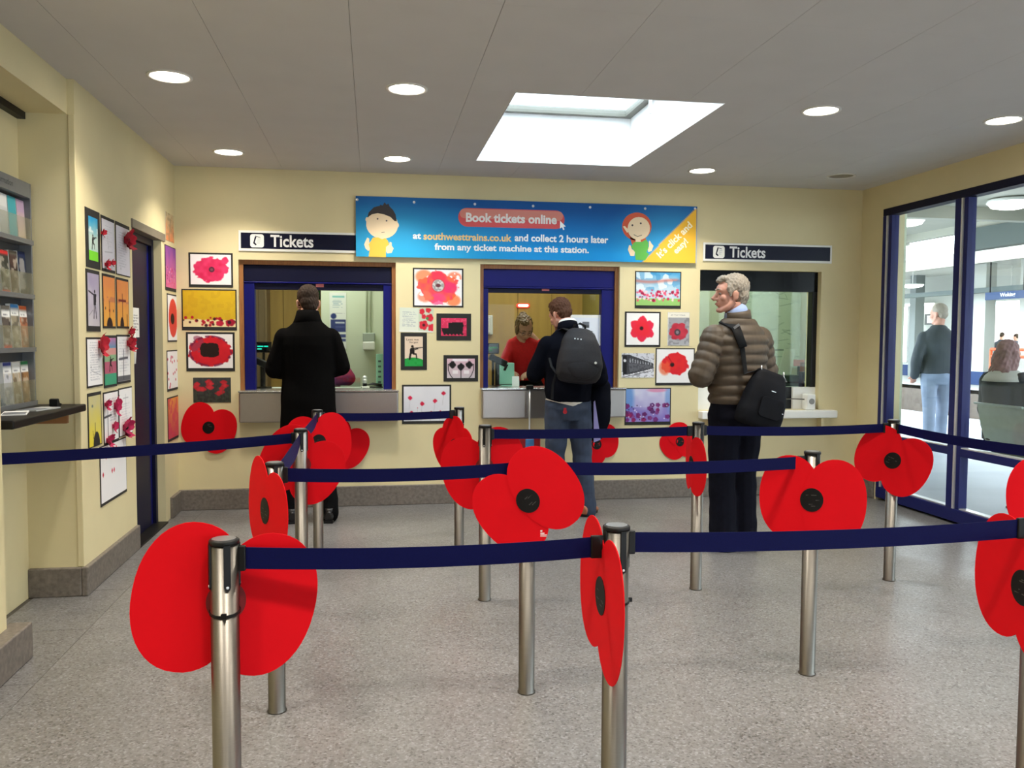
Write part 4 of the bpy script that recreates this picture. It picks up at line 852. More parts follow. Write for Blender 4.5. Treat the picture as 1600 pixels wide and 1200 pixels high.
def belt(a, b, label, za=.88, zb=.88, sag=.012, ra=PR+.01, rb=PR+.012, twist=0.0):
    a = Vector((a[0], a[1], za)); b = Vector((b[0], b[1], zb)); d = (b-a); d.z = 0; d.normalize()
    p0 = a+d*ra; p1 = b-d*rb; n = d.cross(Vector((0, 0, 1))); N = 24
    t = thing('barrier_belt', label, 'barrier belt', (p0+p1)/2-Vector((0, 0, .03)), 'navy retractable belts')
    vs = []; fs = []
    for i in range(N+1):
        s = i/N; p = p0.lerp(p1, s); p.z -= sag*4*s*(1-s); tw = twist*math.sin(math.pi*s); uu = Vector((0, 0, 1))*math.cos(tw)+n*math.sin(tw); w = uu.cross(d)
        for q in (p+uu*BH2+w*.0008, p-uu*BH2+w*.0008, p-uu*BH2-w*.0008, p+uu*BH2-w*.0008): vs.append(q)
    for i in range(N):
        for k in range(4): fs.append((i*4+k, i*4+(k+1) % 4, i*4+4+(k+1) % 4, i*4+4+k))
    fs += [(0, 3, 2, 1), (N*4, N*4+1, N*4+2, N*4+3)]
    o = MB().add(vs, fs).build('webbing', M_BELT, t)
    for p, q in ((p1, 1), (p0, -1)):
        R = frame(d, (0, 0, 1), p)
        if q == 1: MB().box(-.022, .012, -.028, .028, -.006, .006, 0, R).build('belt_clip', M_BLACK, t, bevel=.003)
        else: MB().box(-.012, .006, -.029, .029, -.007, .007, 0, R).build('belt_outlet', M_BLACK, t, bevel=.003)
    return t
P = POSTS
belt(P['A'], P['B'], 'wide navy belt between the two front posts, left half of the front row', .884, .878)
belt(P['B'], P['C'], 'navy belt of the front row running from the centre post to the right edge', .886, .886)
belt(P['E'], P['D'], 'navy belt of the second row left of the large tilted poppy', .882, .884)
belt(P['D'], P['K'], 'navy belt of the second row right of the large tilted poppy', .884, .884)
belt(P['I'], P['J'], 'navy belt of the third row passing behind the backpack man\'s knees', .882, .882, .006)
belt(P['J'], P['L'], 'navy belt of the third row crossing the grey-haired man\'s thighs', .884, .884)
belt(P['G'], P['H'], 'short navy belt nearest the ticket counters', .884, .884, .008)
belt(P['G'], P['F'], 'navy belt seen end-on between the two far posts of the left row', .884, .884, twist=.5)
belt(P['F'], P['E'], 'navy belt seen end-on, slack, between the near posts of the left row', .884, .88, .02, twist=.6)
belt(P['L'], P['N'], 'navy belt in front of the glazed screen at the right edge', .884, .884)
wallend = (-1.60, 3.83)
belt(P['F'], wallend, 'navy belt stretched across the left wall to the leaflet alcove', .884, .866, .008, PR+.01, .01)
t = thing('belt_wall_clip', 'black belt receiver on the near pier of the leaflet alcove', 'wall clip', (-1.6, Y_NEAR, .83))
MB().box(-1.625, -1.565, Y_NEAR+.0005, Y_NEAR+.02, .82, .91).build('receiver', M_BLACK, t, bevel=.004)

# ------------------------------------------------------------------ big card poppies
M_EMB = mat('embossed_print', rgb(70, 66, 62), .5)
def poppy(center, az, roll, label, s=1.0, bend=18, post=True, tie=True, seed=0, name='card_poppy', tiltup=0, lobes=2, mark=False, wall=False, crease=None, centre_back=True):
    """card poppy: az = compass angle in degrees of the direction its face looks to (0 = +x, 90 = +y)"""
    a = math.radians(az); n = Vector((math.cos(a), math.sin(a), 0)); r = Vector((-math.sin(a), math.cos(a), 0))
    M = frame(r, (0, 0, 1), center) @ Matrix.Rotation(math.radians(roll), 4, 'Z')
    t = thing(name, label, 'paper poppy', M @ Vector((0, -.17*s, 0)), 'large card poppies')
    rnd = random.Random(seed)
    def depth(x, y):
        # the card folds back round the post about the vertical of the world, i.e. about the unrolled x
        xx = x*math.cos(math.radians(roll))-y*math.sin(math.radians(roll))
        return -max(0, abs(xx)-.02)*math.tan(math.radians(bend))-.35*max(0, abs(xx)-.08)**2*(bend/18.)
    specs = [(-.085, .004, .12, .172, .03), (.085, -.006, .124, .178, -.03)] if lobes == 2 else [(-.085, -.03, .115, .15, .5), (.09, -.02, .12, .155, -.5), (.0, .085, .12, .115, 0)]
    for k, (cx, cy, rx, ry, rot) in enumerate(specs):
        cx, cy, rx, ry = cx*s, cy*s, rx*s, ry*s; K, S = 5, 44; th = .0012; off = .0016*k
        vs = []; fs = []
        for side in (1, -1):
            base = len(vs)
            vs.append((cx, cy, depth(cx, cy)+off+side*th/1.))
            for j in range(1, K+1):
                q = j/K
                for i in range(S):
                    an = 2*math.pi*i/S
                    ex = math.copysign(abs(math.cos(an))**.92, math.cos(an)); ey = math.copysign(abs(math.sin(an))**.92, math.sin(an))
                    x, y = rx*q*ex, ry*q*ey; X = cx+x*math.cos(rot)-y*math.sin(rot); Y = cy+x*math.sin(rot)+y*math.cos(rot); vs.append((X, Y, depth(X, Y)+off+side*th))
            for i in range(S):
                i2 = (i+1) % S; f = (base, base+1+i, base+1+i2); fs.append(f if side == 1 else f[::-1])
                for j in range(K-1):
                    p = base+1+j*S; f = (p+i, p+S+i, p+S+i2, p+i2); fs.append(f if side == 1 else f[::-1])
        half = len(vs)//2; e = 1+(K-1)*S; rb = len(vs); vs += [vs[e+i] for i in range(S)]+[vs[half+e+i] for i in range(S)]
        for i in range(S): i2 = (i+1) % S; fs.append((rb+i, rb+S+i, rb+S+i2, rb+i2))
        MB().add(vs, fs, 0, M).build('petal', M_RED, t, smooth=True)
    R = .045*s; out = ellipse(0, 0, R, R*1.08, 28)
    nv = [(x, y, depth(x, y)+.0045) for x, y in out]+[(0, 0, .0048)]; nb = [(x, y, depth(x, y)+.003) for x, y in out]; L = len(out)
    c = MB().add(nv+nb, [(L, i, (i+1) % L) for i in range(L)]+[((i+1) % L, i, L+1+i, L+1+(i+1) % L) for i in range(L)], 0, M).build('centre', M_POPC, t)
    mb = MB()
    for k in range(5):
        an = rnd.random()*6.28; rr = R*(.25+.4*rnd.random()); x, y = rr*math.cos(an), rr*math.sin(an); w = .004+.008*rnd.random()
        zz = depth(x, y)+.0052; mb.add([(x-w*s, y-.0016, zz), (x+w*s, y-.0012+.004*rnd.random(), zz), (x+w*s, y+.0022, zz), (x-w*s, y+.0016, zz)], [(0, 1, 2, 3)], 0, M)
    mb.build('embossing', M_EMB, c)
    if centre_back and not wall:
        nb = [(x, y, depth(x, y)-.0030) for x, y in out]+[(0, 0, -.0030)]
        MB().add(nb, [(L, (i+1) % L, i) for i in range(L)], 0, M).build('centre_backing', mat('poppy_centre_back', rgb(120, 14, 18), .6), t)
    if mark:
        mb = MB(); z0 = depth(.05*s, -.13*s)+.005
        Mw = frame(r, (0, 0, 1), center); zz = -.02
        for k, (x, y, w, h) in enumerate(((.052, -.118, .008, .006), (.056, -.127, .016, .004), (.06, -.133, .028, .002), (.06, -.138, .026, .002))):
            mb.box(x-w/2, x+w/2, y-h/2, y+h/2, .002, .0042, 0, Mw @ Matrix.Translation((0, 0, depth(0, 0)-.004)))
        mb.build('printed_mark', M_LET, t)
    if post and tie:
        pc = Vector(center)-n*(PR+.004); T = Matrix.Translation(pc+Vector((0, 0, -.012)))
        MB().lathe([(PR+.0005, -.003), (PR+.003, -.003), (PR+.003, .003), (PR+.0005, .003), (PR+.0005, -.003)], 28, 0, T @ Matrix.Rotation(.12, 4, 'X'), cap=False).build('cable_tie', M_BLACK, t)
        e = pc-n*(PR+.004)+Vector((0, 0, -.012)); MB().box(-.006, .006, -.004, .004, -.006, .004, 0, Matrix.Translation(e)).build('tie_head', M_BLACK, t)
    return t
def on_post(k, az, z, roll, label, **kw):
    x, y = POSTS[k]; a = math.radians(az); d = PR+.004
    return poppy((x+math.cos(a)*d, y+math.sin(a)*d, z), az, roll, label, **kw)
on_post('A', 95, .775, 13, 'large card poppy seen from behind at the front left post', bend=-3, seed=1, s=.99)
on_post('B', 180, .755, -7, 'card poppy turned edge-on at the front centre post', bend=-1, seed=2, s=.98)
on_post('C', 176, .722, -6, 'card poppy cut by the right edge at the front right post', bend=0, seed=3, s=1.0)
on_post('D', 262, .765, 40, 'large tilted card poppy facing front in the middle of the queue', bend=2, seed=4, mark=True, s=.99)
on_post('E', 206, .755, -12, 'card poppy turned sideways at the second left post', bend=2, seed=5)
on_post('K', 243, .735, -2, 'heart shaped card poppy facing front right of centre', bend=3, seed=6)
on_post('L', 236, .70, -22, 'card poppy facing front beside the glazed screen', bend=3, seed=7, s=.98)
on_post('F', 88, .74, 30, 'card poppy tied behind the post where the left belt ends', bend=-4, seed=8)
on_post('G', 285, .73, 8, 'card poppy in front of the far left post, half hidden', bend=4, seed=9)
on_post('H', 212, .675, 0, 'three lobed card poppy on the post below the white picture', bend=-6, seed=10, lobes=3)
on_post('I', 84, .70, -16, 'card poppy tied behind the post left of the backpack man', bend=-4, seed=11, s=1.1)
on_post('J', 176, .70, 0, 'thin edge-on card poppy at the post by the grey-haired man', bend=8, seed=12, s=.9)
on_post('N', 262, .70, 0, 'card poppy peeking in at the right edge before the glazing', bend=8, seed=13)
q = aty(326, 668, YW-.012); poppy((q.x, YW-.014, q.z), 270, -18, 'red card poppy on the back wall left of the left counter', wall=True, post=False, bend=2, seed=14, s=1.02)
q = aty(932, 694, YW-.012); poppy((q.x, YW-.014, q.z), 270, 32, 'three lobed card poppy on the wall right of the backpack man\'s legs', wall=True, post=False, bend=2, seed=15, lobes=3, s=.95)
q = aty(1062, 690, YW-.012); poppy((q.x, YW-.014, q.z), 270, 10, 'card poppy on the wall behind the post by the grey-haired man', wall=True, post=False, bend=2, seed=16, lobes=3, s=.86)
q = aty(536, 692, YW-.012); poppy((q.x, YW-.014, q.z), 270, -30, 'card poppy low on the wall right of the black-coated man', wall=True, post=False, bend=2, seed=17)

# ------------------------------------------------------------------ folded tissue poppies on the left wall
M_TIS = mat('crimson_tissue', rgb(176, 16, 40), .8, noise=.15, nscale=40); M_TIS2 = mat('magenta_tissue', rgb(176, 20, 74), .8, noise=.15, nscale=40); M_TISC = mat('tissue_centre', rgb(34, 20, 18), .8)
def tissue(u, v, rpx, label, m=M_TIS, petals=5, squash=1.0, seed=0, centre=True):
    q = atx(u, v, XL+.012); R = rpx*q.y/1250.; rnd = random.Random(seed+3)
    t = thing('tissue_poppy', label, 'paper flower', (XL, q.y, q.z-R), 'folded tissue poppies on the left wall')
    M = frame((0, 1, 0), (0, 0, 1), (XL+.008, q.y, q.z)) @ Matrix.Diagonal((1, squash, 1, 1))
    for k in range(petals):
        a = 2*math.pi*k/petals+rnd.random()*.5; w = R*(.5+.12*rnd.random()); ln = R*(.9+.3*rnd.random()); vs = []; fs = []
        for i in range(5):
            for j in range(5):
                s = i/4; c = (j/4-.5)*2; width = w*math.sin(math.pi*min(1, .18+.62*s)); x = ln*s; y = c*width; z = .004+R*(.55*s*s+.18*abs(c)*s+.12*math.sin(7*s+3*c+k)); vs.append((x*math.cos(a)-y*math.sin(a), x*math.sin(a)+y*math.cos(a), z))
        for i in range(4):
            for j in range(4): p = i*5+j; fs.append((p, p+5, p+6, p+1))
        MB().add(vs, fs, 0, M).build('petal', m, t, smooth=True)
    if centre: MB().ball((0, 0, R*.2), R*.22, 10, 7, 0, M).build('centre', M_TISC, t, smooth=True)
    MB().box(-R*.3, R*.3, -R*.3, R*.3, -.0025, .004, 0, M).build('fixing_pad', m, t)
tissue(197, 375, 15, 'largest red tissue poppy beside the door head', seed=1)
tissue(160.5, 364, 6, 'small red tissue petal on the middle picture, top row', petals=3, seed=2, centre=False)
tissue(166, 413, 7, 'left of two red tissue flowers at the foot of the top middle picture', petals=4, seed=3, centre=False)
tissue(174.5, 411, 6, 'right of two red tissue flowers at the foot of the top middle picture', petals=3, seed=4, centre=False)
tissue(157, 538, 13, 'red tissue poppy between the first two pictures of the third row', petals=4, squash=1.3, seed=5, centre=False)
tissue(201, 536, 12, 'red tissue poppy on the cross drawing of the third row', petals=5, seed=6, centre=False)
tissue(203, 519, 8, 'small red tissue petal above the cross drawing', petals=3, seed=7, centre=False)
tissue(195, 668, 14, 'magenta tissue poppy with open dark centre by the door, bottom row', M_TIS2, seed=8)
tissue(166, 632, 8, 'magenta tissue flower on the left edge of the bottom middle picture', M_TIS2, petals=4, seed=9, centre=False)
tissue(181, 634, 9, 'tall magenta tissue petal between the bottom right pictures', M_TIS2, petals=4, squash=1.7, seed=10, centre=False)
tissue(178, 666, 7, 'small magenta tissue petal beside the open magenta poppy', M_TIS2, petals=3, squash=1.4, seed=11, centre=False)
tissue(169, 688, 10, 'magenta tissue flower at the foot of the bottom middle picture', M_TIS2, petals=4, seed=12, centre=False)

# ------------------------------------------------------------------ leaflet rack in the alcove
ry0, ry1 = 3.90, 4.745; rz0, rz1 = 1.032, 2.165; rx = XA+.004; rxf = XA+.065
M_RACK = mat('grey_rack_metal', rgb(120, 122, 126), .4, .4, noise=.05)
rk = thing('leaflet_rack', 'tall grey four tier leaflet rack standing in the alcove', 'leaflet rack', (XA+.03, (ry0+ry1)/2, rz0))
MB().box(rx, rx+.004, ry0, ry1, rz0, rz1).build('back_panel', mat('rack_back', rgb(60, 62, 68), .5), rk)
for yy in (ry0, ry1-.014): MB().box(rx, rxf, yy, yy+.014, rz0, rz1).build('side_panel', M_RACK, rk, bevel=.002)
hd = MB().box(rx+.004, rxf, ry0+.014, ry1-.014, rz1-.075, rz1).build('header', M_RACK, rk, bevel=.002)
mb = MB(); text_mb(mb, 'Information', frame((0, 1, 0), (0, 0, 1), (rxf, 4.42, rz1-.035)), width=.20, height=.03, bold=.02, depth=.0008); mb.build('header_lettering', mat('rack_lettering', rgb(70, 72, 76), .5), hd)
tz = [atx(44, v, XA+.05).z for v in (380, 464, 546, 630)]
for z in tz: MB().box(rx+.004, rxf+.012, ry0+.014, ry1-.014, z-.012, z).box(rxf+.008, rxf+.012, ry0+.014, ry1-.014, z, z+.012).build('tier_shelf', M_RACK, rk, bevel=.001)
for z in tz:
    MB().box(rxf+.003, rxf+.006, ry0+.02, ry1-.02, z+.012, z+.12).build('clear_pocket', glass_mat('acrylic', (.95, .97, .97), .01), rk)
LC = [[('white and grey', (216, 216, 214), (150, 150, 148)), ('teal', (70, 160, 170), (60, 140, 150)), ('lilac and cream', (176, 150, 176), (206, 180, 150))],
      [('red banded white', (200, 40, 40), (70, 70, 60)), ('dark brown photographic', (90, 84, 74), (70, 50, 44)), ('navy', (34, 44, 84), (30, 40, 66))],
      [('grey photographic with red foot', (150, 140, 130), (90, 80, 74)), ('blue topped', (60, 130, 196), (150, 140, 120)), ('orange topped', (216, 100, 50), (170, 110, 80))],
      [('navy topped white', (40, 50, 120), (190, 190, 196)), ('plain white topped', (226, 226, 222), (170, 150, 120)), ('green topped', (40, 120, 74), (150, 110, 70))]]
tn = ['top', 'second', 'third', 'bottom']
ysp = [(4.425, 4.52), (4.53, 4.625), (4.635, 4.728)]
for i in range(4):
    for j in range(3):
        nm, c1, c2 = LC[i][j]; y0, y1 = ysp[j]; y1 = min(y1, y0+.19); z0 = tz[i]+.002; hgt = min(.215 + .006*((i*j) % 3), ((tz[i-1]-.014) if i else rz1-.08)-z0-.01)
        t = thing('leaflet', '%s leaflet in the %s tier of the alcove rack' % (nm, tn[i]), 'leaflet', (rx+.02, (y0+y1)/2, z0), 'leaflets in the rack')
        Mx = frame((0, 1, 0), (0, 0, 1), (rx+.034, (y0+y1)/2, z0+hgt/2)) @ Matrix.Rotation(math.radians(-3), 4, 'X')
        w = y1-y0
        MB().box(-w/2, w/2, -hgt/2, hgt/2, -.02, 0, 0, Mx).build('pages', M_PAPER, t)
        A = Art(20, 30, c2, w/hgt); A.put(A.n(6, i*7+j) > .5, tuple(int(q*.6) for q in c2), .7); A.put(A.n(9, i*5+j+2) > .62, (206, 196, 180), .6)
        if i == 0: A.grade(c1, c2, j, 4)
        A.rect(0, 0, A.asp, .1 if i else .3, c1)
        if i >= 2: A.rect(0, .1, A.asp, .26, (232, 232, 230)); A.scribble(.08, .13, A.asp*.7, .24, 2, (90, 90, 100), 3)
        if i == 2 and j == 0 or (i == 1 and j == 0): A.rect(0, .9, A.asp, 1, (206, 50, 50)); A.scribble(.1, .82, A.asp*.6, .9, 1, (230, 230, 230), 4)
        A.obj('cover', Mx, w, hgt, t, .0008)
# shelf under the rack
t = thing('alcove_shelf', 'black shelf across the leaflet alcove', 'shelf', (-1.65, 4.3, .99))
MB().box(XA+.001, XL+.03, Y_NEAR+.05, Y_NIB-.008, .990, 1.028).build('shelf_board', mat('black_laminate', rgb(22, 21, 20), .45, noise=.1, nscale=80, spec=.2), t, bevel=.008, seg=3)
MB().box(XA+.001, XL-.05, 4.70, 4.73, .93, .990).build('bracket', mat('bracket_brown', rgb(150, 100, 60), .6), t)
for k, (y, x, a, lab) in enumerate(((4.18, -1.62, .3, 'white folded leaflets lying on the black alcove shelf'), (4.40, -1.60, -.2, 'grey timetable sheet lying flat on the black alcove shelf'))):
    t = thing('loose_leaflet', lab, 'leaflet', (x, y, 1.028)); R = Matrix.Translation((x, y, 1.028)) @ Matrix.Rotation(a, 4, 'Z')
    MB().box(-.05, .05, -.1, .1, .0005, .006, 0, R).build('paper', M_PAPER if k == 0 else mat('grey_paper', rgb(170, 172, 170), .7), t)
    MB().box(-.046, .046, -.096, .02, .006, .0064, 0, R).build('printed_panel', mat('grey_print', rgb(110, 114, 120), .7), t)
t = thing('leaflet_clip', 'small black clip standing on the black alcove shelf near the pier', 'clip', (-1.6, 4.62, 1.028))
MB().prism([(-.03, 0), (.03, 0), (.03, .012), (.008, .014), (-.01, .04), (-.03, .036)], -.02, .02, 0, frame((0, 1, 0), (0, 0, 1), (-1.6, 4.62, 1.0285))).build('clip_body', M_BLACK, t, bevel=.003)
# ------------------------------------------------------------------ people
M_SKIN = mat('skin_fair', rgb(196, 146, 122), .6, noise=.06, nscale=25); M_SKIN2 = mat('skin_pink', rgb(200, 146, 126), .6, noise=.06, nscale=25)
M_EYEW = mat('eye_white', rgb(150, 142, 136), .4); M_IRIS = mat('iris', rgb(40, 34, 30), .3); M_LIP = mat('lip', rgb(168, 96, 88), .5)
V = Vector
def seg(a, b, n):
    a, b = V(a), V(b); return [a.lerp(b, i/(n-1)) for i in range(n)]
def limb(mb, M, a, b, c, r, n=12, side=(1, 0, 0), k=5):
    """tube through three joints with radii r=(ra, mid1, rb, mid2, rc)"""
    a, b, c = V(a), V(b), V(c); pts = [a, a.lerp(b, .5), b, b.lerp(c, .5), c]
    pts = [a, a.lerp(b, .35), a.lerp(b, .8), b, b.lerp(c, .2), b.lerp(c, .6), c]
    rr = [r[0], r[1], (r[1]+2*r[2])/3, r[2], (r[2]+r[3])/2, r[3], r[4]]
    mb.tube([M @ p for p in pts], rr, n, side=M.to_3x3() @ V(side))
    for p, q in ((a, r[0]), (b, r[2]), (c, r[4])): mb.ball(M @ p, q*.98, 12, 8)
def hand(mb, M, wr, d, nrm, sgn=1, curl=28, f=1.0):
    wr, d, nrm = V(wr), V(d).normalized(), V(nrm).normalized(); nrm = (nrm-d*nrm.dot(d)).normalized(); s = d.cross(nrm)*sgn
    mb.tube([M @ (wr-d*.02), M @ (wr+d*.02), M @ (wr+d*.06), M @ (wr+d*.088)], [(.024, .018), (.033, .016), (.039, .015), (.036, .012)], 12, side=M.to_3x3() @ s)
    for k, (o, L) in enumerate(((.030, .068), (.0105, .077), (-.0095, .072), (-.029, .056))):
        p = wr+d*(.082-.004*abs(k-1.3))+s*o; pts = [p]; dd = d.copy()
        for q in range(3):
            an = math.radians(curl); dd = (dd*math.cos(an)+nrm*math.sin(an)).normalized() if q else (dd*math.cos(an*.6)+nrm*math.sin(an*.6)).normalized(); p = p+dd*L*(.45, .32, .23)[q]; pts.append(p)
        mb.tube([M @ x for x in pts], [.0092, .0088, .0082, .0066], 8); mb.ball(M @ pts[-1], .0068, 8, 6)
    p0 = wr+d*.022+s*.028; p1 = p0+(d*.6+s*.75+nrm*.25).normalized()*.036; p2 = p1+(d*.9+s*.25+nrm*.35).normalized()*.032
    mb.tube([M @ p0, M @ p1, M @ p2], [.0125, .0105, .008], 8); mb.ball(M @ p2, .008, 8, 6)
def head_shape(mb, H, neck_to, w=1.0, nose=1.0):
    rt = lambda ax, d: Matrix.Rotation(math.radians(d), 3, ax)
    mb.ball((0, -.012, .045), (.076*w, .097, .088), 24, 16, M=H)
    mb.ball((0, .028, -.025), (.060*w, .062, .082), 22, 14, M=H)
    mb.ball((0, .050, .035), (.060*w, .046, .050), 18, 12, M=H)
    mb.tube([H @ V(p) for p in ((-.058*w, -.005, -.035), (-.05*w, .03, -.075), (-.022, .068, -.096), (.022, .068, -.096), (.05*w, .03, -.075), (.058*w, -.005, -.035))], [.018, .018, .017, .017, .018, .018], 10)
    mb.ball((0, .078, -.094), (.022, .017, .017), M=H)
    mb.tube([H @ V(p) for p in ((0, .088, .024), (0, .098, .004), (0, .114*nose, -.020), (0, .104, -.031))], [(.008, .008), (.010, .011), (.0145, .014), (.012, .010)], 10, side=H.to_3x3() @ V((1, 0, 0)))
    for s in (-1, 1):
        mb.ball((s*.013, .097, -.026), (.009, .010, .008), 10, 7, M=H)
        mb.ball((s*.030, .083, .033), (.027, .011, .008), 12, 8, M=H, rot=rt('Z', -s*16))
        mb.ball((s*.043*w, .058, -.016), (.022, .024, .022), 12, 8, M=H)
        mb.ball((s*.079*w, -.008, -.004), (.007, .020, .031), 12, 10, M=H, rot=rt('Z', s*22) @ rt('X', -12))
        mb.ball((s*.082*w, -.014, .008), (.007, .016, .020), 12, 8, M=H, rot=rt('Z', s*28))
        mb.ball((s*.075*w, -.002, -.026), (.007, .009, .010), 8, 6, M=H)
    mb.ball((0, .088, -.049), (.023, .011, .0065), 12, 8, M=H); mb.ball((0, .086, -.062), (.019, .011, .0075), 12, 8, M=H)
    a = H @ V((0, -.022, -.045)); b = V(neck_to)
    mb.tube([a, a.lerp(b, .5), b], [.058, .056, .064], 16)
def face_parts(H, t, brow, body):
    for s in (-1, 1):
        e = MB().ball((s*.031, .0768, .012), (.0115, .0105, .0075), 12, 9, M=H).build('eye', M_EYEW, t, smooth=True)
        MB().ball((s*.031, .0830, .012), (.006, .005, .006), 10, 7, M=H).build('iris', M_IRIS, e, smooth=True)
        MB().tube([H @ V(p) for p in ((s*.012, .0945, .034), (s*.03, .092, .042), (s*.05, .078, .036))], [.004, .0052, .003], 8).build('eyebrow', brow, t, smooth=True)
    MB().tube([H @ V(p) for p in ((-.021, .090, -.0555), (0, .0995, -.054), (.021, .090, -.0555))], [.002, .0042, .002], 8).build('lips', M_LIP, t, smooth=True)
def hair_noise(amp, k=1.0, seed=0):
    def f(co):
        return amp*(math.sin(co.x*310*k+seed)*math.sin(co.z*120*k+co.y*90)+.7*math.sin(co.x*150*k+co.y*260*k+seed*2)*math.cos(co.z*190*k))
    return f
def torso(mb, M, rings, n=24):
    # rings: (z, cx, cy, rx, ry)
    mb.tube([M @ V((r[1], r[2], r[0])) for r in rings], [(r[3], r[4]) for r in rings], n, side=M.to_3x3() @ V((1, 0, 0)))
def legs_pose(hw=.095, sp=.10, kf=.02, off=((0, 0), (0, 0)), hip=.92):
    L = []
    for k, s in enumerate((-1, 1)): L.append((V((s*hw, 0, hip)), V((s*(sp+hw)/2+off[k][0]*.5, kf+off[k][1]*.5, .49)), V((s*sp+off[k][0], off[k][1], .075))))
    return L
BODY = [(.86, 0, 0, .155, .11), (.95, 0, -.01, .16, .115), (1.06, 0, 0, .145, .10), (1.18, 0, .005, .15, .105), (1.30, 0, .0, .168, .115), (1.40, 0, -.008, .172, .108), (1.46, 0, -.012, .125, .085), (1.51, 0, -.01, .07, .065)]
BODY_L = [(z, cx, cy+(.03 if z > 1.25 else 0), rx*.95, ry*.9) for z, cx, cy, rx, ry in BODY]
def person(name, label, loc, heading, scale, arms, legs, headpos, headrot, skin, vox=.0055, hands=((0, 0, 1), (0, 0, 1)), handdir=None, group=None, body=BODY, nose=1.0, neck=(0, -.008, 1.50)):
    """arms = ((shoulder, elbow, wrist) left, right); returns thing, M, H"""
    t = thing(name, label, 'person', loc, group)
    M = Matrix.Translation(loc) @ Matrix.Rotation(math.radians(heading), 4, 'Z') @ Matrix.Diagonal((scale, scale, scale, 1))
    H = M @ Matrix.Translation(headpos) @ headrot.to_4x4()
    mb = MB(); torso(mb, M, body)
    for s, (a, b, c) in zip((-1, 1), arms):
        limb(mb, M, a, b, c, (.055, .047, .040, .036, .026))
        d = (V(c)-V(b)) if handdir is None else V(handdir[0 if s < 0 else 1]); hand(mb, M, V(c), d, hands[0 if s < 0 else 1], s)
    for a, b, c in legs:
        limb(mb, M, a, b, c, (.082, .078, .052, .050, .036)); mb.tube([M @ (V(c)+V((0, -.05, -.035))), M @ (V(c)+V((0, .04, -.035))), M @ (V(c)+V((0, .15, -.05)))], [.032, .034, .02], 10)
    head_shape(mb, H, M @ V(neck), nose=nose)
    b = mb.remesh('body', skin, t, vox, 2)
    return t, M, H, b
def sleeves(mb, M, arms, r, puff=None, k=0.0):
    for a, b, c in arms:
        a, b, c = V(a), V(b), V(c)
        if puff is None: limb(mb, M, a, b, c, r)
        else:
            L1, L2 = (b-a).length, (c-b).length; pts = []; rr = []; N = int((L1+L2)/.009)
            for i in range(N+1):
                d = (L1+L2)*i/N; p = a.lerp(b, d/L1) if d < L1 else b.lerp(c, (d-L1)/L2); f = d/(L1+L2); base = r[0]*(1-f)+r[4]*f+.008*math.exp(-((d-L1)/.07)**2)
                pts.append(M @ p); rr.append(base*(1+.13*abs(math.sin(math.pi*d/puff))**.8-.08))
            # soften the elbow
            for _ in range(6): pts = [pts[0]]+[(pts[i-1]+pts[i]*2+pts[i+1])/4 for i in range(1, len(pts)-1)]+[pts[-1]]
            mb.tube(pts, rr, 16, side=M.to_3x3() @ V((1, 0, 0))); mb.ball(M @ a, r[0], 14, 9)
def trousers(M, legs, m, t, top=(.155, .12), vox=.008, hem=.05, r=(.105, .098, .075, .070, .068), name='trousers', waist=1.0, disp=None):
    mb = MB(); torso(mb, M, [(.80, 0, 0, top[0]*.9, top[1]*.95), (.88, 0, -.012, top[0]+.02, top[1]+.012), (waist-.06, 0, -.008, top[0]+.012, top[1]+.005), (waist, 0, 0, top[0], top[1])])
    for a, b, c in legs: c2 = V(c)+V((0, -.005, hem-.075)); limb(mb, M, V(a)+V((0, 0, -.02)), b, c2, r)
    return mb.remesh(name, m, t, vox, 3, disp)
def shoes(M, legs, m, t, rots=(0, 0)):
    for k, (a, b, c) in enumerate(legs):
        R = M @ Matrix.Translation((c[0], c[1], 0)) @ Matrix.Rotation(math.radians(rots[k]), 4, 'Z')
        mb = MB(); mb.tube([R @ V(p) for p in ((0, -.085, .045), (0, -.06, .05), (0, .0, .05), (0, .08, .038), (0, .15, .028), (0, .19, .022))], [(.024, .04), (.036, .045), (.038, .045), (.044, .034), (.042, .024), (.025, .016)], 14, side=R.to_3x3() @ V((1, 0, 0)))
        mb.tube([R @ V((0, -.03, .05)), R @ V((0, -.03, .11))], [.042, .045], 12)
        so = mb.build('shoe', m, t, smooth=True); MB().prism([(-.034, -.09), (.034, -.09), (.042, .06), (.04, .13), (.02, .195), (-.02, .195), (-.04, .13), (-.042, .06)], .001, .022, 0, R).build('sole', M_BLACK, so)
def folds(amp, fz=26, seed=0.):
    def f(co): return amp*(math.sin(co.z*fz+3*math.sin(co.x*9+seed)+seed)*.6+.4*math.sin(co.z*fz*2.1+co.x*14+co.y*11+seed))
    return f
I3 = Matrix.Identity(3)
def hrot(yaw=0, pitch=0, roll=0): return Matrix.Rotation(math.radians(yaw), 3, 'Z') @ Matrix.Rotation(math.radians(-pitch), 3, 'X') @ Matrix.Rotation(math.radians(roll), 3, 'Y')

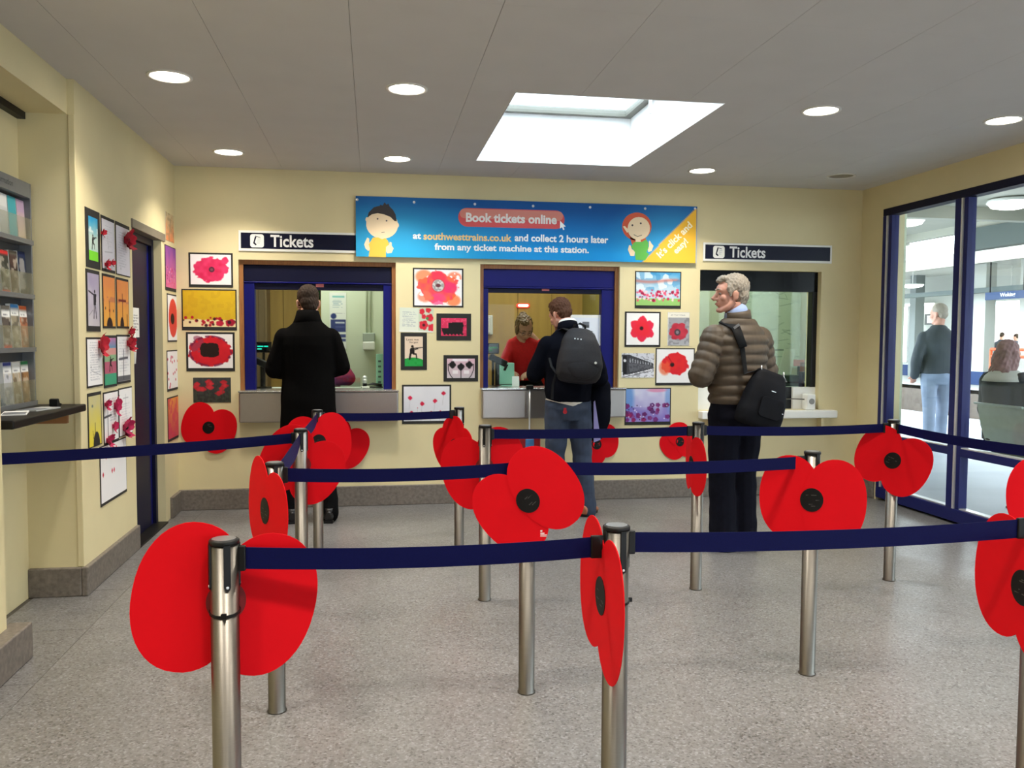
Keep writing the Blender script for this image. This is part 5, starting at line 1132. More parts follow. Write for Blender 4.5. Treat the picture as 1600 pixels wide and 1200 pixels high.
# --- man in the black coat at the left window
M_COAT = mat('black_wool_coat', rgb(11, 10, 10), .95, noise=.2, nscale=120, bump=.1, bscale=400, spec=.05); M_BTROU = mat('black_trousers', rgb(12, 12, 14), .9, noise=.1, spec=.1)
M_BROWNH = mat('dark_brown_hair', rgb(52, 40, 32), .7, noise=.3, nscale=200, spec=.15); M_SHOE = mat('black_leather', rgb(22, 20, 20), .35)
arms = ((V((-.165, -.01, 1.385)), V((-.245, .02, 1.15)), V((-.14, .24, 1.12))), (V((.165, -.01, 1.385)), V((.24, .03, 1.17)), V((.12, .25, 1.12))))
legs = legs_pose(.09, .12, .02, ((-.01, 0), (.03, -.03)))
t, M, H, b = person('person', 'man in a long black coat standing with his back to us at the left window', (-.475, 6.46, 0), 3, .995, arms, legs, (0, .035, 1.640), hrot(14, 12), M_SKIN, hands=((0, 0, -1), (0, 0, -1)))
mb = MB(); torso(mb, M, [(.60, 0, -.005, .215, .145), (.75, 0, -.005, .208, .15), (.92, 0, -.005, .200, .15), (1.08, 0, 0, .192, .14), (1.22, 0, .0, .202, .145), (1.34, 0, -.005, .212, .145), (1.41, 0, -.012, .196, .130), (1.45, 0, -.014, .165, .115), (1.485, 0, -.016, .125, .10), (1.52, 0, -.016, .09, .088)], 30)
sleeves(mb, M, arms, (.078, .076, .072, .066, .058)); mb.remesh('coat', M_COAT, t, .008, 4, folds(.003, 14))
mb = MB(); mb.tube([M @ V(p) for p in ((0, -.012, 1.475), (0, -.012, 1.53), (0, -.006, 1.585))], [(.118, .098), (.095, .092), (.080, .086)], 26, side=M.to_3x3() @ V((1, 0, 0))); mb.build('collar', M_COAT, t, smooth=True)
trousers(M, legs, M_BTROU, t, disp=folds(.003)); shoes(M, legs, M_SHOE, t, (8, -8)); face_parts(H, t, M_BROWNH, b)
mb = MB(); mb.ball((0, -.022, .056), (.081, .096, .088), 24, 16, M=H).ball((0, -.055, .0), (.069, .062, .062), 20, 12, M=H).ball((0, -.062, -.035), (.056, .048, .04), 16, 10, M=H)
for s in (-1, 1): mb.ball((s*.066, .012, .02), (.014, .02, .04), 10, 8, M=H)
mb.remesh('hair', M_BROWNH, t, .005, 2, hair_noise(.0018))

# --- man with the rucksack at the middle window
M_JKT = mat('black_fleece_jacket', rgb(13, 15, 24), .95, noise=.15, nscale=150, bump=.08, bscale=400, spec=.06); M_JEAN = mat('dark_blue_denim', rgb(50, 62, 84), .85, noise=.22, nscale=14, bump=.08, bscale=500); M_HAIR2 = mat('chestnut_hair', rgb(84, 56, 42), .7, noise=.3, nscale=200, spec=.15)
arms = ((V((-.172, .01, 1.385)), V((-.262, .08, 1.15)), V((-.15, .31, 1.16))), (V((.172, -.01, 1.385)), V((.262, -.04, 1.12)), V((.24, .20, 1.06))))
legs = legs_pose(.09, .10, .02, ((.0, .02), (.06, -.04)))
t, M, H, b = person('person', 'man in dark jacket and jeans wearing a rucksack at the middle window', (1.50, 6.40, 0), 6, .96, arms, legs, (-.035, .10, 1.625), hrot(24, 24), M_SKIN2, hands=((0, 0, -1), (-1, 0, 0)), body=BODY_L, neck=(0, .03, 1.5))
mb = MB(); torso(mb, M, [(.93, 0, -.01, .178, .135), (1.0, 0, -.008, .186, .14), (1.12, 0, .0, .190, .138), (1.26, 0, .01, .206, .142), (1.36, 0, .01, .210, .138), (1.42, 0, .012, .188, .118), (1.465, 0, .015, .14, .10), (1.52, 0, .02, .085, .085)], 30)
sleeves(mb, M, arms, (.078, .076, .070, .064, .055)); mb.remesh('jacket', M_JKT, t, .008, 4, folds(.0035, 18, 1.))
mb = MB(); mb.tube([M @ V(p) for p in ((0, .012, 1.49), (0, .02, 1.535), (0, .03, 1.565))], [(.092, .09), (.082, .082), (.076, .078)], 24, side=M.to_3x3() @ V((1, 0, 0))); mb.build('jacket_collar', M_JKT, t, smooth=True)
mb = MB(); mb.tube([M @ V(p) for p in ((0, .022, 1.55), (0, .034, 1.582))], [(.073, .075), (.068, .07)], 24, side=M.to_3x3() @ V((1, 0, 0))); mb.build('shirt_collar', M_WHITE, t, smooth=True)
mb = MB(); mb.tube([M @ V(p) for p in ((-.012, -.006, .905), (0, -.006, .955))], [(.176, .134), (.172, .130)], 30, side=M.to_3x3() @ V((1, .0, 0))); mb.build('shirt_hem', mat('white_cotton', rgb(225, 222, 214), .85), t, smooth=True)
tr = trousers(M, legs, M_JEAN, t, disp=folds(.004, 30, 2.), hem=.035, r=(.105, .098, .078, .074, .072))
q = M @ V((-.075, -.142, .86)); MB().lathe([(.016, 0), (.016, .004)], 14, 0, frame((1, 0, 0), (0, 0, 1), q)).box(-.01, .01, .01, .03, 0, .004, 0, frame((1, 0, 0), (0, 0, 1), q)).build('red_pocket_tag', mat('red_tag', rgb(190, 26, 44), .6), t)
shoes(M, legs, mat('tan_leather', rgb(176, 110, 78), .5, noise=.1), t, (5, -42)); face_parts(H, t, M_HAIR2, b)
mb = MB(); mb.ball((0, -.020, .062), (.083, .098, .090), 24, 16, M=H).ball((0, -.055, .01), (.069, .06, .055), 20, 12, M=H).ball((0, .03, .11), (.06, .05, .035), 14, 9, M=H)
for s in (-1, 1): mb.ball((s*.068, .012, .03), (.013, .02, .035), 10, 8, M=H)
mb.remesh('hair', M_HAIR2, t, .005, 1, hair_noise(.003, 1, 2))
# rucksack
M_BAG = mat('charcoal_nylon', rgb(42, 42, 46), .65, noise=.12, nscale=90, bump=.06, bscale=500, spec=.2); M_BAGD = mat('black_nylon', rgb(15, 15, 17), .65, noise=.1, nscale=80, spec=.2)
bp = thing('rucksack', 'dark grey rucksack on the back of the man at the middle window', 'rucksack', M @ V((0, -.22, 1.09)))
BMx = M @ Matrix.Translation((.02, -.135, 1.31)) @ Matrix.Rotation(math.radians(-6), 4, 'X') @ Matrix.Rotation(math.radians(6), 4, 'Y')
mb = MB(); rings = [(-.225, .09, .05), (-.215, .15, .085), (-.17, .178, .11), (-.08, .182, .125), (.02, .168, .115), (.11, .142, .095), (.17, .115, .07), (.205, .075, .045), (.215, .03, .02)]
vs = []; fs = []; n = 28
for z, rx_, ry_ in rings:
    for i in range(n):
        a = 2*math.pi*i/n; c, s = math.cos(a), math.sin(a); vs.append((math.copysign(abs(c)**.75, c)*rx_, math.copysign(abs(s)**.8, s)*ry_-ry_*.72, z))
for j in range(len(rings)-1):
    for i in range(n): k = (i+1) % n; fs.append((j*n+i, j*n+k, (j+1)*n+k, (j+1)*n+i))
fs += [tuple(range(n-1, -1, -1)), tuple((len(rings)-1)*n+i for i in range(n))]
mb.add(vs, fs, 0, BMx).remesh('main_pack', M_BAG, bp, .008, 3, folds(.003, 22, .5))
mb = MB(); mb.ball((0, -.165, -.105), (.14, .05, .10), 22, 14, M=BMx); mb.remesh('front_pocket', M_BAG, bp, .008, 3)
MB().tube([BMx @ V(p) for p in ((-.15, -.12, .04), (-.09, -.155, .075), (0, -.172, .085), (.09, -.155, .075), (.15, -.12, .04))], [.004]*5, 8).build('zip', M_BAGD, bp)
MB().tube([BMx @ V(p) for p in ((-.05, -.02, .20), (-.045, -.03, .235), (0, -.03, .25), (.045, -.03, .235), (.05, -.02, .20))], [.009]*5, 8).build('top_handle', M_BAGD, bp, smooth=True)
for s in (-1, 1):
    MB().tube([BMx @ V(p) for p in ((s*.07, .0, .19), (s*.11, .035, .205), (s*.12, .10, .19), (s*.13, .20, .12))], [(.022, .006)]*4, 10, side=(1, 0, 0)).build('shoulder_strap', M_BAGD, bp, smooth=True)
    MB().tube([BMx @ V(p) for p in ((s*.165, -.05, -.17), (s*.20, .0, -.11), (s*.205, .05, -.04))], [(.010, .003)]*3, 8).build('side_strap', M_BAGD, bp)
MB().tube([BMx @ V(p) for p in ((-.175, -.05, -.17), (-.19, -.035, -.26), (-.185, -.03, -.37))], [(.010, .003)]*3, 8).build('hanging_strap', M_BAGD, bp)
MB().lathe([(.010, 0), (.009, .005)], 14, 0, frame(M.to_3x3() @ V((1, 0, 0)), (0, 0, 1), BMx @ V((.085, -.215, -.07)))).build('reflective_tag', mat('tag_silver', rgb(225, 226, 220), .4), bp)
for i, dx in enumerate((-.085, -.06, -.035)): MB().lathe([(.0055, 0), (.005, .004)], 10, 0, frame(M.to_3x3() @ V((1, 0, 0)), (0, 0, 1), BMx @ V((dx, -.178, .105)))).build('stud', M_ALU, bp)
# coat carried over his right arm
ct = thing('carried_coat', 'black coat with lilac lining hanging over the rucksack man\'s right forearm', 'coat', M @ V((.30, .05, .60)))
mb = MB(); mb.tube([M @ V(p) for p in ((.27, .10, 1.14), (.30, .06, 1.05), (.285, .03, .92), (.265, .02, .78), (.235, .01, .66), (.225, .01, .60))], [(.06, .07), (.085, .08), (.10, .075), (.10, .065), (.085, .05), (.05, .03)], 18, side=M.to_3x3() @ V((1, 0, 0))); mb.remesh('coat_cloth', M_JKT, ct, .009, 3, folds(.006, 10, 2))
MB().prism([(.0, .16), (.012, .17), (.065, -.15), (.005, -.17)], 0, .004, 0, M @ Matrix.Translation((.195, -.065, .77)) @ frame((1, 0, 0), (0, 0, 1), (0, 0, 0))).build('lining', mat('lilac_lining', rgb(140, 134, 190), .5), ct)

# --- grey haired man
M_PUF = mat('olive_brown_quilted_nylon', rgb(84, 72, 59), .55, noise=.10, nscale=8, spec=.35); M_NTROU = mat('navy_trousers', rgb(17, 18, 28), .9, noise=.15, nscale=40, spec=.1); M_GREYH = mat('grey_hair', rgb(150, 140, 126), .6, noise=.35, nscale=160); M_SHIRT = mat('pale_blue_shirt', rgb(160, 180, 222), .8)
arms = ((V((-.175, .0, 1.395)), V((-.290, -.02, 1.15)), V((-.14, .17, 1.13))), (V((.172, .0, 1.385)), V((.255, .03, 1.15)), V((.02, .235, 1.13))))
legs = legs_pose(.085, .085, .02, ((0, 0), (.0, .01)))
t, M, H, b = person('person', 'grey-haired man in a brown quilted jacket looking to the left', (2.355, 5.22, 0), 12, 1.0, arms, legs, (-.05, .01, 1.668), hrot(70, 0), M_SKIN2, vox=.0045, hands=((0, -1, 0), (0, -1, .2)), handdir=((.9, .3, 0), (-.95, -.1, .02)), nose=1.04)
mb = MB(); rings = []
for i in range(78):
    z = .965+i*.0072
    base = np.interp(z, [.965, 1.0, 1.1, 1.2, 1.3, 1.38, 1.44, 1.48, 1.525], [.195, .202, .198, .202, .214, .214, .180, .142, .098]); by = np.interp(z, [.965, 1.1, 1.3, 1.4, 1.46, 1.525], [.145, .145, .148, .138, .115, .09])
    q = 1+.085*abs(math.sin(math.pi*(z-.965)/.064))**.8-.06; rings.append((z, 0, -.008, base*q, by*q))
torso(mb, M, rings, 34); sleeves(mb, M, arms, (.088, .085, .075, .068, .058), puff=.062); mb.remesh('quilted_jacket', M_PUF, t, .005, 1, folds(.002, 40, .3))
mb = MB(); mb.tube([M @ V(p) for p in ((-.005, -.01, 1.50), (-.008, -.012, 1.545), (-.012, -.014, 1.57))], [(.09, .088), (.084, .084), (.08, .08)], 24, side=M.to_3x3() @ V((1, 0, 0))); mb.build('jacket_collar', M_PUF, t, smooth=True)
mb = MB(); mb.tube([M @ V(p) for p in ((-.012, -.004, 1.53), (-.02, -.004, 1.575), (-.03, .0, 1.592))], [(.083, .080), (.074, .072), (.067, .066)], 24, side=M.to_3x3() @ V((1, 0, 0))); mb.build('shirt_collar', M_SHIRT, t, smooth=True)
trousers(M, legs, M_NTROU, t, top=(.175, .13), hem=.03, r=(.112, .105, .088, .088, .09), disp=folds(.003, 24, 1.)); shoes(M, legs, M_SHOE, t, (6, -6)); face_parts(H, t, M_GREYH, b)
q = V(arms[1][2]); MB().lathe([(.030, -.012), (.034, -.01), (.034, .01), (.030, .012)], 18, 0, M @ Matrix.Translation(q+V((.02, 0, 0))) @ Matrix.Rotation(math.radians(90), 4, 'Y')).build('wrist_watch', M_ALU, t, smooth=True)
mb = MB(); mb.ball((0, -.026, .062), (.083, .096, .086), 26, 18, M=H).ball((0, -.062, .005), (.070, .056, .066), 20, 12, M=H).ball((0, -.06, -.035), (.058, .046, .04), 16, 10, M=H).ball((0, .045, .107), (.056, .044, .026), 16, 10, M=H).ball((0, .076, .096), (.04, .02, .016), 12, 8, M=H)
for s in (-1, 1): mb.ball((s*.067, .018, .038), (.015, .028, .034), 10, 8, M=H).ball((s*.073, .022, .008), (.007, .010, .022), 8, 6, M=H)
mb.remesh('hair', M_GREYH, t, .0045, 1, hair_noise(.0022, 1, 4))
# shoulder bag
sb = thing('shoulder_bag', 'black shoulder bag slung across the grey-haired man\'s back', 'shoulder bag', M @ V((.17, -.26, .80)))
SB = Matrix.Translation(aty(1194, 622, 5.02)) @ Matrix.Rotation(math.radians(8), 4, 'Z') @ Matrix.Rotation(math.radians(17), 4, 'Y')
vs = []; fs = []; n = 28; rings = [(-.19, .13, .05), (-.175, .155, .068), (-.10, .158, .08), (0, .145, .078), (.10, .125, .062), (.155, .105, .042), (.175, .09, .022)]
for z, rx_, ry_ in rings:
    for i in range(n): a = 2*math.pi*i/n; c, s = math.cos(a), math.sin(a); vs.append((math.copysign(abs(c)**.6, c)*rx_, math.copysign(abs(s)**.7, s)*ry_, z))
for j in range(len(rings)-1):
    for i in range(n): k = (i+1) % n; fs.append((j*n+i, j*n+k, (j+1)*n+k, (j+1)*n+i))
fs += [tuple(range(n-1, -1, -1)), tuple((len(rings)-1)*n+i for i in range(n))]
M_SBAG = mat('black_canvas_bag', rgb(13, 14, 20), .7, noise=.25, nscale=25, bump=.08, bscale=300, spec=.15)
MB().add(vs, fs, 0, SB).remesh('bag_body', M_SBAG, sb, .008, 2, folds(.004, 16, 3))
MB().prism(rrect(.17, .13, .03), 0, .008, 0, SB @ frame((1, 0, 0), (0, 0, 1), (.015, -.078, -.06))).build('outer_pocket', M_SBAG, sb, bevel=.003)
MB().box(-.02, .012, -.09, -.086, .045, .049, 0, SB).build('zip_pull', M_ALU, sb); MB().box(.1, .12, -.07, -.06, -.07, -.066, 0, SB).build('zip_pull', M_ALU, sb)
pA = aty(1148, 512, 5.10); pB = aty(1160, 545, 5.055); pC = aty(1165, 583, 5.03); pE = SB @ V((-.085, -.01, .16)); pF = SB @ V((.085, -.01, .165)); pS = M @ V((-.075, .135, 1.40)); pS0 = M @ V((-.105, .02, 1.492))
MB().tube([pS, pS0, pA, pB, pC, pE], [(.018, .004)]*6, 8, side=(1, 0, 0)).build('strap', M_BAGD, sb)
MB().tube([pS0.lerp(pA, .0)+V((0, -.008, .004)), pA+V((0, -.012, .004)), pB+V((-.0, -.012, .01))], [(.034, .011), (.036, .012), (.030, .010)], 12, side=(1, 0, 0)).build('shoulder_pad', M_BAGD, sb, smooth=True)
q = pA+V((0.0, -.028, .008)); MB().box(-.022, .022, -.002, .002, -.008, .008, 0, Matrix.Translation(q) @ Matrix.Rotation(-.6, 4, 'Y')).build('pad_label', mat('pad_grey', rgb(110, 110, 112), .6), sb)
for p, pp in ((pE, pC), (pF, pF+V((.03, 0, .02)))):
    MB().tube([p+V((0, -.008, .03)), p+V((0, -.008, .0)), p+V((.02, -.01, -.03)), p+V((-.02, -.01, -.03)), p+V((0, -.008, 0))], [.0045]*5, 8).build('metal_clip', M_ALU, sb, smooth=True)
MB().tube([pF, M @ V((.208, -.12, 1.15)), M @ V((.215, .02, 1.20)), M @ V((.13, .145, 1.28)), pS], [(.018, .004)]*5, 8, side=(1, 0, 0)).build('front_strap', M_BAGD, sb)

# --- clerk leaning behind the middle window
M_REDC = mat('red_cardigan', rgb(206, 26, 34), .85, noise=.1, nscale=60); M_HAIR3 = mat('brown_gold_hair', rgb(112, 84, 52), .6, noise=.35, nscale=120)
arms = ((V((-.135, .02, 1.345)), V((-.20, .12, 1.14)), V((-.10, .28, 1.09))), (V((.135, .02, 1.345)), V((.20, .12, 1.14)), V((.10, .28, 1.09))))
BODY2 = [(.86, 0, -.12, .145, .11), (.95, 0, -.10, .15, .11), (1.06, 0, -.07, .14, .10), (1.18, 0, -.03, .145, .10), (1.30, 0, .0, .158, .11), (1.38, 0, .03, .15, .10), (1.44, 0, .05, .10, .08), (1.48, 0, .06, .06, .06)]
t, M, H, b = person('person', 'ticket clerk in a red cardigan bending forward behind the middle window', (1.47, 8.09, 0), 160, .98, arms, legs_pose(), (0, .13, 1.50), hrot(30, 36), M_SKIN, vox=.007, hands=((0, 0, -1), (0, 0, -1)), body=BODY2, neck=(0, .05, 1.47))
mb = MB(); torso(mb, M, [(.84, 0, -.12, .18, .135), (1.0, 0, -.09, .175, .13), (1.2, 0, -.02, .168, .125), (1.32, 0, .02, .168, .12), (1.39, 0, .04, .14, .105), (1.44, 0, .05, .09, .085), (1.47, 0, .055, .07, .075)]); sleeves(mb, M, arms, (.062, .060, .056, .052, .045)); mb.remesh('cardigan', M_REDC, t, .009, 3, folds(.004, 20))
trousers(M, legs_pose(), M_BTROU, t, vox=.012); shoes(M, legs_pose(), M_SHOE, t); face_parts(H, t, M_HAIR3, b)
mb = MB(); mb.ball((0, -.028, .052), (.084, .098, .086), 22, 14, M=H).ball((0, -.06, .0), (.076, .062, .07), 18, 12, M=H).ball((.02, .035, .105), (.05, .045, .028), 14, 10, M=H).ball((-.01, -.115, .075), (.045, .045, .045), 14, 10, M=H)
for s in (-1, 1): mb.ball((s*.07, .015, .0), (.018, .03, .06), 10, 8, M=H)
mb.remesh('hair', M_HAIR3, t, .006, 1, hair_noise(.004, .7, 1))
sp = MB()
for s in (-1, 1): sp.tube([H @ V((s*.031+.018*math.cos(a), .098, .010+.014*math.sin(a))) for a in np.linspace(0, 6.283, 13)], [.0016]*13, 6); sp.tube([H @ V((s*.05, .097, .012)), H @ V((s*.078, .02, .012))], [.0016, .0016], 6)
sp.build('spectacles', M_BLACK, t)
# --- clerk mostly hidden behind the black coat
M_PATT = mat('red_blue_jumper', rgb(180, 30, 50), .85, noise=.3, nscale=4, col2=rgb(50, 50, 120))
arms = ((V((-.16, .0, 1.36)), V((-.29, .08, 1.20)), V((-.14, .29, 1.19))), (V((.16, .0, 1.36)), V((.27, .08, 1.20)), V((.10, .28, 1.19))))
t, M, H, b = person('person', 'ticket clerk mostly hidden behind the man in the black coat, only a sleeve showing', (-.47, 7.98, 0), 180, .84, arms, legs_pose(), (0, .05, 1.64), hrot(0, 16), M_SKIN, vox=.009, hands=((0, 0, -1), (0, 0, -1)))
mb = MB(); torso(mb, M, [(.86, 0, 0, .18, .13), (1.0, 0, 0, .175, .13), (1.2, 0, 0, .178, .13), (1.36, 0, 0, .19, .125), (1.45, 0, 0, .14, .10), (1.49, 0, 0, .08, .08)]); sleeves(mb, M, arms, (.085, .08, .075, .06, .05)); mb.remesh('jumper', M_PATT, t, .010, 3, folds(.004, 20))
trousers(M, legs_pose(), M_BTROU, t, vox=.012); shoes(M, legs_pose(), M_SHOE, t); face_parts(H, t, M_BROWNH, b)
MB().ball((0, -.022, .06), (.083, .098, .09), 22, 14, M=H).ball((0, -.055, .0), (.07, .062, .062), 20, 12, M=H).remesh('hair', M_BROWNH, t, .007, 1)
# ------------------------------------------------------------------ small things behind the glass
def sheet_on(Y, px, label, paint, name='notice', cat='notice', bg=(232, 234, 230), frame_m=None, off=.002):
    u0, v0, u1, v1 = px; um, vm = (u0+u1)/2, (v0+v1)/2; a, b, c, d = aty(u0, vm, Y).x, aty(u1, vm, Y).x, aty(um, v0, Y).z, aty(um, v1, Y).z
    M = frame((1, 0, 0), (0, 0, 1), ((a+b)/2, Y-off, (c+d)/2)); W, H = b-a, c-d; t = thing(name, label, cat, M @ Vector((0, -H/2, 0)))
    MB().box(-W/2, W/2, -H/2, H/2, 0, .004 if frame_m is None else .012, 0, M).build('sheet' if frame_m is None else 'frame', frame_m or M_PAPER, t)
    m = 0 if frame_m is None else .025
    A = Art(max(24, int(u1-u0)), max(24, int(v1-v0)), bg, (W-2*m)/(H-2*m)); paint(A); A.obj('printed_face', M, W-2*m, H-2*m, t, .0048 if frame_m is None else .0128); return t
Y1 = 8.35
sheet_on(Y1, (515, 457, 541, 545), 'tall white and blue notice on the pale wall behind the left window', lambda A: (A.scribble(.05, .12, A.asp*.8, .28, 5, (150, 175, 190), 2), A.rect(.05, .06, A.asp*.9, .09, (120, 190, 190)), A.dot(.07, .42, .05, (50, 64, 120)), A.rect(.02, .48, A.asp*.97, .70, (56, 66, 120)), A.rect(.1, .52, A.asp*.9, .55, (200, 206, 220)), A.rect(.1, .60, A.asp*.9, .62, (90, 100, 150)), A.rect(.02, .74, A.asp*.97, .8, (70, 80, 130)), A.rect(.02, .82, A.asp*.97, .87, (80, 90, 140)), A.scribble(.05, .35, A.asp*.9, .38, 1, (160, 160, 170), 6)))
t = sheet_on(OB1, (491, 452, 501, 468), 'dark green emergency sign high on the wall behind the left window', lambda A: (A.rect(.1, .2, A.asp*.9, .8, (40, 90, 50)), A.scribble(.2, .3, A.asp*.8, .7, 2, (150, 190, 120), 3)), 'exit_sign', 'sign', (24, 50, 30))
# grey frame / curtain at the left of booth 1
q0, q1 = aty(405, 500, 9.1), aty(418, 500, 9.1)
t = thing('cabinet', 'narrow grey-brown cupboard at the left behind the left ticket window', 'cabinet', ((q0.x+q1.x)/2, 9.2, 0))
MB().box(q0.x-.35, q1.x, 9.05, 9.35, .0, 1.95).build('carcass', mat('taupe_cupboard', rgb(140, 118, 84), .6, noise=.05), t, bevel=.004)
MB().box(q0.x-.33, q0.x-.02, 9.035, 9.05, .02, 1.93).build('cupboard_door', mat('taupe_cupboard_door', rgb(124, 104, 74), .6, noise=.05), t, bevel=.003)
MB().box(q0.x+.0, q1.x-.02, 9.035, 9.05, .02, 1.93).build('cupboard_door', mat('taupe_cupboard_door', rgb(124, 104, 74), .6), t, bevel=.003)
M_ACR = glass_mat('acrylic_clear', (.90, .93, .92), .08)
t = thing('acrylic_tray', 'clear plastic change tray behind the left ticket window', 'tray', (.02, 7.33, .955)); a = aty(549, 590, 7.30); b = aty(563, 604, 7.30)
MB().box(aty(522, 600, 7.30).x, b.x, 7.29, 7.294, .941, a.z).box(a.x, b.x, 7.30, 7.40, .941, .945).box(b.x-.004, b.x, 7.294, 7.40, .945, a.z-.02).build('tray_walls', M_ACR, t)
a = aty(570, 595, 7.36)
t = thing('desk_stamp', 'silver and black hand stamp on a white pad behind the left window', 'stamp', (a.x, 7.36, .94))
MB().box(a.x-.028, a.x+.04, 7.32, 7.40, .9405, .965).build('pad', M_WHITE, t, bevel=.004); MB().cyl((a.x, 7.36, .965), (a.x, 7.36, .99), .018).build('stamp_base', M_BLACK, t); MB().cyl((a.x, 7.36, .99), (a.x, 7.36, 1.03), .02, 14).ball((a.x, 7.36, 1.035), .022).build('knob', M_ALU, t, smooth=True)
a = aty(593, 575, 7.45)
t = thing('keypad_unit', 'tall mint panel with buttons at the right of the left booth', 'keypad', (a.x, 7.45, .94))
MB().box(a.x-.03, a.x+.03, 7.43, 7.47, .94, aty(593, 553, 7.45).z).build('panel', M_MINT, t, bevel=.004)
for k in range(5): MB().box(a.x-.012, a.x+.012, 7.427, 7.43, .99+k*.045, 1.005+k*.045).build('button', mat('button_grey', rgb(70, 90, 90), .5), t)
t = thing('desk_phone', 'dark desk phone lying by the mint panel in the left booth', 'phone', (a.x-.07, 7.36, .94)); MB().box(a.x-.16, a.x+.03, 7.33, 7.41, .9405, .962).build('handset', M_BLACK, t, bevel=.01, seg=3); MB().tube([(a.x-.14, 7.35, .972), (a.x-.06, 7.35, .985), (a.x+.02, 7.35, .972)], [.012]*3, 8).build('receiver', M_BLACK, t, smooth=True)
# booth 2
a, b = aty(776, 567, 7.62), aty(803, 603, 7.62)
t = thing('mint_box', 'mint green machine box behind the middle ticket window', 'machine', ((a.x+b.x)/2, 7.66, .94))
MB().box(a.x, b.x, 7.60, 7.71, .9405, a.z).build('case', M_MINT, t, bevel=.006); MB().box(a.x+.02, b.x-.02, 7.597, 7.60, .96, .965).build('slot', M_BLACK, t)
a, b = aty(800, 588, 7.29), aty(811, 604, 7.29)
t = thing('white_card', 'small white card propped on the middle counter', 'card', ((a.x+b.x)/2, 7.28, .94)); MB().box(a.x, b.x, 7.283, 7.286, .9405, a.z).build('card_face', M_PAPER, t); MB().prism([(0, 0), (.05, 0), (0, .05)], a.x+.02, a.x+.022, 0, Matrix(((0, 0, 1, 0), (1, 0, 0, 7.286), (0, 1, 0, .9405), (0, 0, 0, 1)))).build('card_strut', M_PAPER, t)
sheet_on(YW+.10, (890, 492, 940, 540), 'white framed notice with a small dark photo inside the middle window', lambda A: (A.rect(A.asp*.36, .16, A.asp*.62, .4, (110, 114, 124)), A.rect(A.asp*.36, .3, A.asp*.62, .4, (70, 72, 76)), A.scribble(A.asp*.2, .52, A.asp*.85, .75, 3, (190, 195, 205), 3), A.scribble(A.asp*.4, .85, A.asp*.65, .9, 1, (190, 195, 205), 5)), 'framed_notice', 'notice', (226, 230, 240), M_WHITE, off=0)
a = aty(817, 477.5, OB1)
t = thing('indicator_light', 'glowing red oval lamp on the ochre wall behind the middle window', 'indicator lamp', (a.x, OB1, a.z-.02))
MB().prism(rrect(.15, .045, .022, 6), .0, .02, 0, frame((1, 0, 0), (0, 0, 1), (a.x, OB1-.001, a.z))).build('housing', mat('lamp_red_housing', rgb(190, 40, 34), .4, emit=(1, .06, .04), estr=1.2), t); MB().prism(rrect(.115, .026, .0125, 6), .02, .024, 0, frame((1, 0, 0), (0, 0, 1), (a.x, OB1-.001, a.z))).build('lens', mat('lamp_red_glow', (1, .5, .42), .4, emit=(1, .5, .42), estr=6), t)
a = aty(765, 508, OB1)
t = thing('wall_phone', 'white telephone on the ochre wall behind the middle window', 'phone', (a.x, OB1, a.z-.1)); MB().box(a.x-.05, a.x+.03, OB1-.06, OB1-.001, a.z-.11, a.z+.11).build('wall_unit', M_WHITE, t, bevel=.012, seg=3); MB().box(a.x-.03, a.x+.0, OB1-.09, OB1-.06, a.z-.09, a.z+.09).build('handset', M_WHITE, t, bevel=.01)
a, b = aty(928, 553, 7.5), aty(938, 592, 7.5)
t = thing('leaflet_holder', 'mint leaflet holder at the right of the middle booth', 'holder', ((a.x+b.x)/2, 7.5, .94)); MB().box(a.x, b.x, 7.48, 7.52, .9405, a.z).build('holder_body', M_MINT, t, bevel=.004)
for k in range(3): MB().box(a.x+.008, b.x-.008, 7.477, 7.48, a.z-.06-k*.05, a.z-.045-k*.05).build('print_line', mat('button_grey', rgb(70, 90, 90), .5), t)
# booth 3
def p_map(A):
    A.grade((176, 192, 178), (190, 206, 192), 4, 5); R = np.random.RandomState(9)
    for i in range(60):
        x, y = R.rand()*A.asp, R.rand()*.75; A.line(x, y, x+(R.rand()-.5)*.5, y+(R.rand()-.5)*.12, .006, (90, 110, 104), .6)
    for i in range(5): A.line(A.asp*.65-.1*i, .2, A.asp*.45-.1*i, .75, .005, (196, 216, 204), .6)
    A.line(A.asp*.6, .77, A.asp*.9, .77, .012, (70, 90, 86)); A.dot(A.asp*.8, .77, .015, (50, 60, 60)); A.rect(0, .85, A.asp, .86, (130, 150, 140))
sheet_on(OB3, (1150, 452, 1250, 575), 'large pale green route map on the wall behind the right ticket window', p_map, 'wall_map', 'map', (166, 192, 174))
a = aty(1234, 568, 7.8)
for k, (u0, v0, u1, v1, c, lab) in enumerate(((1218, 545, 1242, 590, (206, 220, 212), 'curled white paper sheet standing behind the right window'), (1240, 562, 1262, 572, (216, 130, 110), 'coral coloured leaflet standing in the right booth'), (1250, 566, 1264, 586, (150, 84, 50), 'brown card folder in the right booth'))):
    Yp = 7.9-.1*k; p0, p1 = aty(u0, v0, Yp), aty(u1, v1, Yp); t = thing('paper_item', lab, 'paper', ((p0.x+p1.x)/2, Yp, .94)); m = mat('paper_item_%d' % k, rgb(*c), .7)
    MB().prism([(p0.x+.05*(k == 0), p0.z), (p0.x-.02*(k == 0), p1.z), (p1.x-.05*(k == 0), p1.z), (p1.x, p0.z)], 0, .004, 0, frame((1, 0, 0), (0, 0, 1), (0, Yp, 0))).build('paper_sheet', m, t); MB().box((p0.x+p1.x)/2-.02, (p0.x+p1.x)/2+.02, Yp, Yp+.03, .9405, p1.z+.01).build('stand', mat('stand_dark', rgb(50, 60, 58), .5), t)
a, b = aty(1251, 581, 7.35), aty(1266, 602, 7.35)
